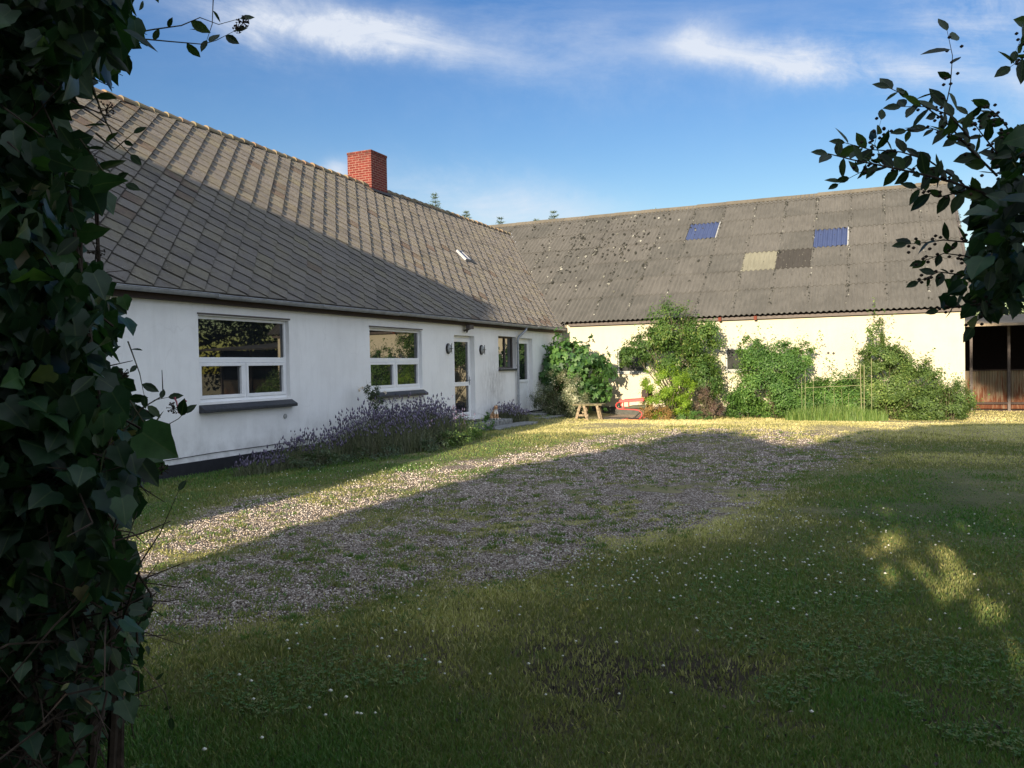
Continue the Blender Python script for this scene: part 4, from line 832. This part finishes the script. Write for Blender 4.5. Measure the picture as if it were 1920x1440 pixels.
def tree(name,base,h,blobs,n,size,mat,label,cat='tree',group=None,seed=1,r0=.25,shell=1,lump=.35):
    o=empty(name,(base[0],base[1],-.25),label,cat,group); t=MB(); top=Vector((base[0]+.1,base[1],h*.72)); t.tube([(base[0],base[1],-.3),(base[0]-.05,base[1]+.05,h*.3),top],[r0,r0*.75,r0*.35],9)
    r=random.Random(seed)
    for b in blobs[:10]:
        s=Vector((base[0],base[1],h*r.uniform(.25,.6))); e=Vector(b[:3]); t.tube([s,s.lerp(e,.5)+Vector((0,0,.2)),e],[r0*.4,r0*.25,r0*.08],6)
    t.build('trunk',M['bark'],o); crown('crown',blobs,n,size,M[mat],o,seed=seed,lump=lump); return o
tree('broadleaf_tree',(17.5,17),6.2,[(17,16.5,4.2,2.2,1.8,1.9),(19,17,4.6,2.2,2,2),(15.2,16,3.4,1.2,1.2,1.4),(17.8,16.5,2.6,2,1.5,1.3)],9000,.16,'treelight','sunlit yellow-green tree beyond the shed roof at the right edge',seed=51)
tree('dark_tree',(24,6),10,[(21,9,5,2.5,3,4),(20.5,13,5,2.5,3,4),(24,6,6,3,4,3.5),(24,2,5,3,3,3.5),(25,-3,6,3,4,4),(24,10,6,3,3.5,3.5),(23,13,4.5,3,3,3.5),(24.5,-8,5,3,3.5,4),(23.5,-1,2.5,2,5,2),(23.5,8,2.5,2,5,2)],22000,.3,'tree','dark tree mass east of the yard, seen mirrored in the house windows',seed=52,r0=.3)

# hedge and trees behind the photographer (they throw the shade over the yard)
def shade_hedge():
    o=empty('tall_hedge',(9,-30.5,0),'tall overgrown hedge behind the photographer shading the yard','hedge'); r=np.random.default_rng(61)
    prof=np.array([(4.9,2.0),(4.9,2.9),(5.24,3.2),(5.7,3.6),(6.1,3.95),(6.4,4.5),(7.2,4.45),(7.7,4.35),(8.3,4.0),(8.84,3.85),(9.2,4.3),(9.5,4.6),(10.5,4.9),(11.7,5.35),(13,5.6),(17,6.2)])
    n=42000; x=r.uniform(5.08,18,n); dy=r.uniform(-1.4,.7,n); y=-30+dy; top=np.interp(x,prof[:,0],prof[:,1])+(dy)*-.22; z=r.random(n)*top
    zz=z-0+ .22*(0-dy)*-1   # height the sun ray through this leaf would have at y=-30
    z0=z+.22*dy
    hole=((np.hypot((x-10.22)/.5,(z0-2.28)/.24)<1)|(np.hypot((x-10.6)/.36,(z0-2.06)/.2)<1)|(np.hypot((x-9.95)/.3,(z0-2.5)/.18)<1))
    k=((~hole)|(r.random(n)<.12))&(z<top); x,y,z=x[k],y[k],z[k]; P=np.stack([x,y,z],1); N=len(P)
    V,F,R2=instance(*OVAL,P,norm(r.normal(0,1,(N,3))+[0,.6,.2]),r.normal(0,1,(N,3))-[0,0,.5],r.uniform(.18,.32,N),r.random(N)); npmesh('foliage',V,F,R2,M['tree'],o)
    t=MB()
    for x in np.arange(5.4,18,.9): t.tube([(x,-30.6,-.1),(x+r.uniform(-.2,.2),-30.7,1.5),(x,-30.6,3)],[.06,.045,.02],6)
    t.build('trunk',M['bark'],o)
shade_hedge()
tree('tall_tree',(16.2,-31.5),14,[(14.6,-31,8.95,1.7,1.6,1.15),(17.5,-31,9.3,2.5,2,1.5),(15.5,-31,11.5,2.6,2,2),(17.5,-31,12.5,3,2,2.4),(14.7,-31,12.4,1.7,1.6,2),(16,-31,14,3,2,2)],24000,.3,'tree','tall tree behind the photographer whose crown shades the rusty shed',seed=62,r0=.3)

# ------------------------------------------------------------------ close foliage framing the view
CZ=1.488
def cp(px,py,Z):
    """a point Z metres ahead of where the photographer stands"""
    rx=(px-960)/1500.56; ry=-(py-720)/1500.56; c,s=math.cos(-.0184),math.sin(-.0184); rx,ry=rx*c-ry*s,rx*s+ry*c
    ph=.0222; f=math.cos(ph)+ry*math.sin(ph); u=ry*math.cos(ph)-math.sin(ph)
    return np.array([CAM[0]+Z*(RT[0]*rx+FW[0]*f),CAM[1]+Z*(RT[1]*rx+FW[1]*f),CZ+Z*u])
I=empty('ivy_hedge',(8.0,-24.9,0),'dark ivy-covered hedge close up along the left edge of the view','hedge')
edge=np.array([(0,262),(60,262),(105,240),(145,165),(175,120),(215,112),(260,150),(290,185),(330,205),(370,175),(430,140),(470,160),(520,195),(560,228),(600,238),(650,205),(700,222),(750,262),(800,290),(850,296),(900,275),(940,235),(980,228),(1040,255),(1100,292),(1160,285),(1230,265),(1290,275),(1340,225),(1400,190),(1440,170),(1700,140)])
def ivy():
    r=np.random.default_rng(71); n=15000; py=r.uniform(-160,1650,n); Z=r.uniform(1.75,2.7,n); e=np.interp(py,edge[:,0],edge[:,1]); 
    u=r.random(n)**.8; px=e+r.normal(0,13,n)-u*560-14
    P=np.array([cp(a,b,c) for a,b,c in zip(px,py,Z)]); k=(P[:,2]>.0)&(rng.random(n)<np.where(P[:,2]<1.0,.62,1)); P=P[k];py=py[k];N=len(P)
    toCam=norm(np.array([CAM[0],CAM[1],1.5])-P); nr=norm(toCam*.5+r.normal(0,.7,(N,3))+np.array([0,0,.45])); tip=r.normal(0,.55,(N,3))+np.array([.25,0,-1.0])
    s=(.028+.075*r.beta(1.4,2.3,N))*np.where(P[:,2]<1.0,.72,1); rnd=np.clip(r.beta(2,3.2,N)+(r.random(N)<.04)*.4,0,1); iv=r.random(N)<.72
    V,F,R2=instance(*IVY,P[iv],nr[iv],tip[iv],s[iv],rnd[iv]); npmesh('ivy_leaves',V,F,R2,M['ivy'],I,{'u':LASTU},True)
    iv=~iv; V,F,R2=instance(*OVAL,P[iv],nr[iv],tip[iv],s[iv],rnd[iv]); npmesh('oval_leaves',V,F,R2,M['climber'],I,{'u':LASTU},True)
    # backing depth of the hedge
    n=5200; py=r.uniform(-260,1650,n); Z=r.uniform(2.5,3.1,n); e=np.interp(py,edge[:,0],edge[:,1])-30; px=e-r.random(n)*620
    P=np.array([cp(a,b,c) for a,b,c in zip(px,py,Z)]); P=P[P[:,2]>.02]; N=len(P)
    V,F,R2=instance(*IVY,P,norm(r.normal(0,.7,(N,3))+[.3,-.9,.3]),r.normal(0,.5,(N,3))-[0,0,1],r.uniform(.07,.12,N),r.beta(2,4,N)); npmesh('inner_leaves',V,F,R2,M['ivy'],I,{'u':LASTU},True)
    # woody tangle low down
    t=MB(); rr=random.Random(4)
    for _ in range(1500):
        py=rr.uniform(850,1560) if rr.random()<.8 else rr.uniform(0,850); e=np.interp(py,edge[:,0],edge[:,1])-10; px=e-rr.random()*430; Z=rr.uniform(1.85,2.6); a=Vector(cp(px,py,Z)); 
        if a.z<.02: continue
        d=Vector((rr.gauss(0,1),rr.gauss(0,1),rr.gauss(0,.7))).normalized()*rr.uniform(.05,.2); b=a+d; c=b+d*.7+Vector((rr.gauss(0,.03),rr.gauss(0,.03),rr.gauss(-.02,.03)))
        if b.z<0 or c.z<0: continue
        q=np.array(c); lim=Vector(cp(np.interp(py,edge[:,0],edge[:,1])+15,py,Z))
        if (c-lim).dot(Vector((RT[0],RT[1],0)))>0: continue
        t.tube([a,b,c],[.003,.0025,.0012],4)
    for _ in range(14):
        px=rr.uniform(-260,230); Z=rr.uniform(2.0,2.7); a=Vector(cp(px,1440,Z)); a.z=-.05; b=Vector(cp(px+rr.uniform(-60,40),900,Z)); c=Vector(cp(px+rr.uniform(-80,40),300,Z)); t.tube([a,a.lerp(b,.5)+Vector((.03,0,0)),b,c],[.013,.011,.008,.004],6)
    t.build('twigs',M['deadtwig'],I)
ivy()
SPR=[]
def sprig(mb,leaves,pts,Z,r0=.0025,gap=.035,size=.04,seed=1,skip=0.0):
    mb=MB(); leaves=[]; SPR.append((mb,leaves))
    r=random.Random(seed); P=[Vector(cp(x,y,Z+dz)) for x,y,dz in pts]; mb.tube(P,[r0*(1-.7*i/(len(P)-1)) for i in range(len(P))],5); sg=1
    for a,b in zip(P[:-1],P[1:]):
        L=(b-a).length; n=max(1,int(L/gap))
        for i in range(n):
            if r.random()<skip: continue
            q=a.lerp(b,(i+.5)/n); d=(b-a).normalized(); side=d.cross(Vector((FW[0],FW[1],0))).normalized()*sg; sg=-sg
            tip=(d*.7+side*1.0+Vector((r.gauss(0,.35),r.gauss(0,.35),r.gauss(0,.35)))); nr=Vector((-FW[0],-FW[1],.3))+Vector((r.gauss(0,.7),r.gauss(0,.7),r.gauss(0,.7)))
            leaves.append((q,nr,tip,size*r.uniform(.55,1.2),r.random()))
    leaves.append((P[-1],Vector((-FW[0],-FW[1],.4)),P[-1]-P[-2],size*.8,.5))
def leafobj(name,leaves,mat,parent,tmpl=OVAL):
    V,F,R2=instance(*tmpl,np.array([l[0] for l in leaves]),np.array([l[1] for l in leaves]),np.array([l[2] for l in leaves]),np.array([l[3] for l in leaves]),np.array([l[4] for l in leaves])); return npmesh(name,V,F,R2,mat,parent,{'u':LASTU},True)
mb=MB(); lv=[]
sprig(mb,lv,[(250,62,0),(290,55,0),(340,48,0),(375,33,0),(410,46,0),(450,35,0)],2.0,.0022,.08,.045,1,.25)
sprig(mb,lv,[(255,72,0),(320,78,0),(380,83,0),(405,76,0),(440,58,0)],2.0,.002,.06,.042,2,.25)
sprig(mb,lv,[(372,-30,0),(400,-5,0),(398,45,0),(388,75,0)],2.02,.002,.05,.045,3,.3)
sprig(mb,lv,[(170,150,0),(190,210,0),(215,260,0),(245,290,0)],1.95,.003,.05,.05,4)
sprig(mb,lv,[(180,250,0),(215,280,0),(250,250,0)],1.95,.003,.05,.045,5)
sprig(mb,lv,[(150,260,0),(200,330,0),(235,345,0)],1.95,.003,.05,.05,14)
sprig(mb,lv,[(230,730,0),(275,800,0),(300,805,0),(335,785,0),(345,775,0)],1.95,.002,.05,.045,6,.2)
sprig(mb,lv,[(240,800,0),(262,770,0),(290,750,0),(315,745,0)],1.95,.002,.05,.045,7,.1)
sprig(mb,lv,[(240,640,0),(262,700,0),(270,740,0)],1.95,.002,.04,.045,8)
sprig(mb,lv,[(260,1060,0),(300,1000,0),(335,920,0)],1.95,.0025,.09,.04,9,.5)
sprig(mb,lv,[(270,1250,0),(310,1300,0),(320,1345,0)],1.95,.0025,.06,.04,10,.2)
for a,b in SPR: leafobj('leaves',b,M['climber'],a.build('sprig',M['stem'],I))
SPR.clear()
# small flower umbels on the sprig ends
fl=MB(); r=random.Random(8)
for (x,y,Z,sp) in ((455,42,2.0,12),(445,52,2.0,10),(200,205,1.95,16),(325,765,1.95,12),(305,880,1.95,12),(232,700,1.95,10),(180,470,1.95,16)):
    c=Vector(cp(x,y,Z))
    for _ in range(16):
        d=Vector((r.gauss(0,1),r.gauss(0,1),r.gauss(0,1))).normalized()*sp/1500*Z; fl.tube([c,c+d*.9,c+d],[.0008,.001,.0035],5)
fl.build('buds',M['deadtwig'],I)['kind']='stuff'
fl=MB()
for (x,y,Z) in ((335,775,1.95),):
    c=Vector(cp(x,y,Z))
    for dx,dy in ((-8,-30),(14,-24),(-3,-12)): fl.tube([c,Vector(cp(x+dx*.5,y+dy*.7,Z)),Vector(cp(x+dx,y+dy,Z))],[.0015,.002,.003],5)
fl.build('flower',M['pinkpetal'],I)

Rr=empty('climber_branch_tree',(11.6,-23.4,-.2),'dark climber-clad tree reaching into the right edge with oval leaves','tree')
t=MB(); t.tube([(12.1,-23.5,-.3),(12.0,-23.4,1.0),(11.7,-23.3,2.0),(11.3,-23.2,2.6)],[.14,.11,.09,.05],9)
for tx,ty in ((1860,300),(1880,420),(1900,520)): 
    e=Vector(cp(tx,ty,3.2)); s=Vector((11.7,-23.3,2.0)); t.tube([s,s.lerp(e,.6)+Vector((0,0,.1)),e],[.04,.02,.008],7)
t.build('trunk',M['bark'],Rr)
def rmass():
    r=np.random.default_rng(81); prof=np.array([(180,1985),(225,1925),(260,1885),(290,1865),(330,1862),(380,1838),(430,1822),(480,1805),(520,1795),(560,1790),(590,1815),(615,1855),(630,1925)]); n=3400
    py=r.uniform(150,625,n); Z=r.uniform(2.8,3.9,n); e=np.interp(py,prof[:,0],prof[:,1]); px=e+18+r.normal(0,9,n)+r.random(n)**1.1*420
    low=566+np.interp(px,[1800,1850,1920,2300],[6,8,-16,-40])+r.normal(0,10,n); k=py<low
    # leave some holes
    P=np.array([cp(a,b,c) for a,b,c in zip(px,py,Z)])[k]; N=len(P); iv=r.random(N)<.45
    nr=norm(r.normal(0,.7,(N,3))+[.2,-.7,.5]); tip=r.normal(0,.6,(N,3))+[-.3,0,-.8]; s=r.uniform(.035,.085,N); rn=r.random(N)*.8
    V,F,R2=instance(*IVY,P[iv],nr[iv],tip[iv],s[iv]*1.15,rn[iv]); npmesh('lobed_leaves',V,F,R2,M['ivy'],Rr,{'u':LASTU},True)
    V,F,R2=instance(*OVAL,P[~iv],nr[~iv],tip[~iv],s[~iv],rn[~iv]); npmesh('crown',V,F,R2,M['climber'],Rr,{'u':LASTU},True)
rmass()
mb=MB(); lv=[]
S=[([(1900,400,0),(1840,360,0),(1780,340,0),(1720,325,0),(1660,312,0),(1600,300,0),(1552,288,0)],.007,.022,.040),
   ([(1880,420,.1),(1800,340,.1),(1740,300,.1),(1690,285,.1),(1630,280,.1),(1585,268,.1)],.005,.024,.040),
   ([(1870,330,0),(1820,280,0),(1770,225,0),(1720,190,0),(1668,165,0)],.005,.024,.042),
   ([(1820,260,-.1),(1780,215,-.1),(1735,200,-.1),(1690,200,-.1)],.004,.026,.042),
   ([(1770,215,0),(1782,160,0),(1786,105,0),(1776,58,0)],.0028,.05,.048),
   ([(1840,300,.1),(1790,255,.1),(1745,240,.1),(1700,245,.1)],.004,.024,.040),
   ([(1660,312,0),(1640,270,0),(1652,225,0)],.002,.035,.04),
   ([(1640,310,.1),(1600,330,.1),(1572,345,.1)],.002,.035,.03),
   ([(1860,380,.1),(1800,360,.1),(1760,370,.1),(1720,352,.1)],.004,.024,.042),
   ([(1880,300,.2),(1840,250,.2),(1815,215,.2)],.004,.03,.042),
   ([(1900,260,.2),(1880,225,.2),(1850,200,.2)],.004,.03,.042),
   ([(1870,470,0),(1820,455,0),(1770,450,0),(1735,455,0),(1700,458,0)],.004,.028,.036),
   ([(1860,500,.1),(1810,480,.1),(1770,475,.1),(1730,490,.1)],.004,.028,.036),
   ([(1850,530,0),(1800,515,0),(1760,510,0),(1722,528,0)],.004,.028,.034),
   ([(1860,570,0),(1810,572,0),(1760,582,0)],.003,.03,.034),
   ([(1870,560,0),(1840,590,0),(1825,612,0)],.003,.03,.05),
   ([(1960,90,0),(1925,105,0),(1895,125,0)],.003,.03,.05),
   ([(1950,30,0),(1920,60,0),(1905,95,0)],.002,.03,.04)]
for i,(p,r0,gap,sz) in enumerate(S): sprig(mb,lv,p,3.15,r0,gap*.95,sz*2.0,20+i,.05)
for a,b in SPR: leafobj('leaves',b,M['climber'],a.build('branch',M['bark'],Rr))
bb=MB(); r=random.Random(2)
for _ in range(240):
    p=S[r.randrange(len(S))][0]; i=r.randrange(len(p)-1); u=r.random(); x=p[i][0]*(1-u)+p[i+1][0]*u+r.gauss(0,9); y=p[i][1]*(1-u)+p[i+1][1]*u+r.gauss(0,8)
    if x<1600: continue
    c=Vector(cp(x,y,3.15+r.uniform(-.05,.1))); bb.tube([c-Vector((0,0,.006)),c-Vector((0,0,.002)),c+Vector((0,0,.002)),c+Vector((0,0,.006))],[.002,.007,.007,.002],6)
bb.build('berries',M['deadtwig'],Rr)['kind']='stuff'

# ------------------------------------------------------------------ sky, sun, camera
TE=.22; EL=math.atan(TE)
w=bpy.data.worlds.new('World'); sc.world=w; w.use_nodes=True; nt=w.node_tree; bg=nt.nodes['Background']
class WT(NT):
    def __init__(s): s.t=nt
W=WT(); sky=W.n('ShaderNodeTexSky',sky_type='NISHITA'); sky.sun_disc=False; sky.sun_elevation=EL; sky.sun_rotation=PI+.02; sky.altitude=20; sky.air_density=1.15; sky.dust_density=.6; sky.ozone_density=1.6
tc=W.n('ShaderNodeTexCoord').outputs['Generated']
def dotc(v): 
    nd=W.n('ShaderNodeVectorMath',operation='DOT_PRODUCT'); W.l(tc,nd.inputs[0]); nd.inputs[1].default_value=v; return nd.outputs['Value']
# cirrus laid out on a fixed patch of the northern sky
fx=np.array([FW[0]*.93,FW[1]*.93,.367]); fx/=np.linalg.norm(fx); rx_=np.array([RT[0],RT[1],0]); ux=np.cross(rx_,fx)
dd=dotc(tuple(fx)); U=W.math('DIVIDE',dotc(tuple(rx_)),dd); Vv=W.math('DIVIDE',dotc(tuple(ux)),dd)
def uvpix(px,py):
    d=cp(px,py,1.0)-np.array([CAM[0],CAM[1],CZ]); k=d@fx; return (d@rx_)/k,(d@ux)/k
vec=W.n('ShaderNodeCombineXYZ'); W.l(U,vec.inputs[0]); W.l(Vv,vec.inputs[1])
def streak(p0,p1,width,gain,sx=2.0,sy=12,seed=0,soft=.25):
    a=np.array(uvpix(*p0));b=np.array(uvpix(*p1)); L=np.linalg.norm(b-a); t=(b-a)/L; ang=math.atan2(t[1],t[0]); c=(a+b)/2
    mp=W.n('ShaderNodeMapping',vector_type='TEXTURE'); W.l(vec.outputs[0],mp.inputs[0]); mp.inputs['Location'].default_value=(c[0],c[1],0); mp.inputs['Rotation'].default_value=(0,0,ang)
    s=W.n('ShaderNodeSeparateXYZ'); W.l(mp.outputs[0],s.inputs[0])
    wn=W.math('MULTIPLY',W.math('SUBTRACT',W.noise(mp.outputs[0],6,8,.7),.5),width*3.2)
    y=W.math('DIVIDE',W.math('ADD',s.outputs[1],wn),width); x=W.math('DIVIDE',s.outputs[0],L*.5)
    r2=W.math('ADD',W.math('MULTIPLY',x,x),W.math('MULTIPLY',y,y)); m_=W.math('EXPONENT',W.math('MULTIPLY',r2,-1.2))
    cb=W.n('ShaderNodeMapping'); W.l(mp.outputs[0],cb.inputs[0]); cb.inputs['Scale'].default_value=(sx,sy,1); cb.inputs['Location'].default_value=(seed*3.1,seed*1.7,0)
    wv=W.n('ShaderNodeTexNoise'); W.l(cb.outputs[0],wv.inputs['Vector']); wv.inputs['Scale'].default_value=1.5; wv.inputs['Detail'].default_value=12; wv.inputs['Roughness'].default_value=.68; wv.inputs['Distortion'].default_value=1.1; n=W.ramp(wv.outputs[0],[(min(.48,soft+.14),(0,0,0)),(.72,(1,1,1))])
    return W.math('MULTIPLY',W.math('MULTIPLY',m_,n),gain)
cl=None
for a in (((390,25),(900,95),.019,1.5,2,9,1,.12),((330,-20),(620,60),.035,.8,2,6,2,.3),((700,70),(1250,105),.035,.32,1.5,7,3,.3),((1235,88),(1760,135),.020,1.5,2.5,8,4,.1),((1245,92),(1370,62),.020,.8,3,6,5,.2),
          ((1500,110),(2000,90),.05,.7,1.5,6,6,.3),((1700,-30),(2000,40),.05,.8,1.5,6,7,.3),((640,330),(1150,400),.032,.75,1.2,5,8,.2),((780,400),(1200,420),.03,.75,1.2,4,9,.1),((600,320),(660,320),.012,.8,3,5,10,.1),((1780,400),(1960,430),.05,.8,2,4,11,.1),((1850,180),(1960,170),.03,.8,2,4,13,.2),((200,0),(1900,20),.10,.25,1,3,12,.3)):
    s=streak(*a); cl=s if cl is None else W.math('ADD',cl,s)
cl=W.math('MINIMUM',cl,.9)
hs=W.n('ShaderNodeHueSaturation'); W.l(sky.outputs[0],hs.inputs['Color']); hs.inputs['Saturation'].default_value=1.45; hs.inputs['Hue'].default_value=.523; hs.inputs['Value'].default_value=1.36
cmix=W.mix(cl,hs.outputs[0],(6.6,7.0,7.7))
# added bright veil in the unseen sky, sun side and overhead, lifting ambient fill
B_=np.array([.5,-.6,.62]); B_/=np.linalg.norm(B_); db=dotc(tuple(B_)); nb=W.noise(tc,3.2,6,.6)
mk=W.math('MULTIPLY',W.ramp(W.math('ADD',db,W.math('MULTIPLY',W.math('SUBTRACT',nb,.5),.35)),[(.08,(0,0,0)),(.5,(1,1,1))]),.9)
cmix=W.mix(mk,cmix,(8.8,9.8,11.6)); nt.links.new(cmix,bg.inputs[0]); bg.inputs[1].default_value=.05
SUN=bpy.data.lights.new('sun','SUN'); SUN.energy=4.8; SUN.angle=math.radians(.5); SUN.color=(1,.83,.61); so=bpy.data.objects.new('sun',SUN); col.objects.link(so)
so.rotation_euler=Vector((0.0,1,-TE)).to_track_quat('-Z','Y').to_euler(); so.location=(0,-60,20)
cam=bpy.data.cameras.new('camera'); co=bpy.data.objects.new('camera',cam); col.objects.link(co); sc.camera=co
cam.sensor_width=36; cam.lens=36*1500.56/1920; cam.clip_end=2000; cam.clip_start=.05
co.location=(CAM[0],CAM[1],CZ)
co.matrix_world=Matrix.Translation(co.location)@Matrix.Rotation(YAW,4,'Z')@Matrix.Rotation(PI/2-.02223,4,'X')@Matrix.Rotation(-.01841,4,'Z')
vs=sc.view_settings; vs.view_transform='Standard'; vs.look='None'; vs.gamma=1; vs.exposure=1.3
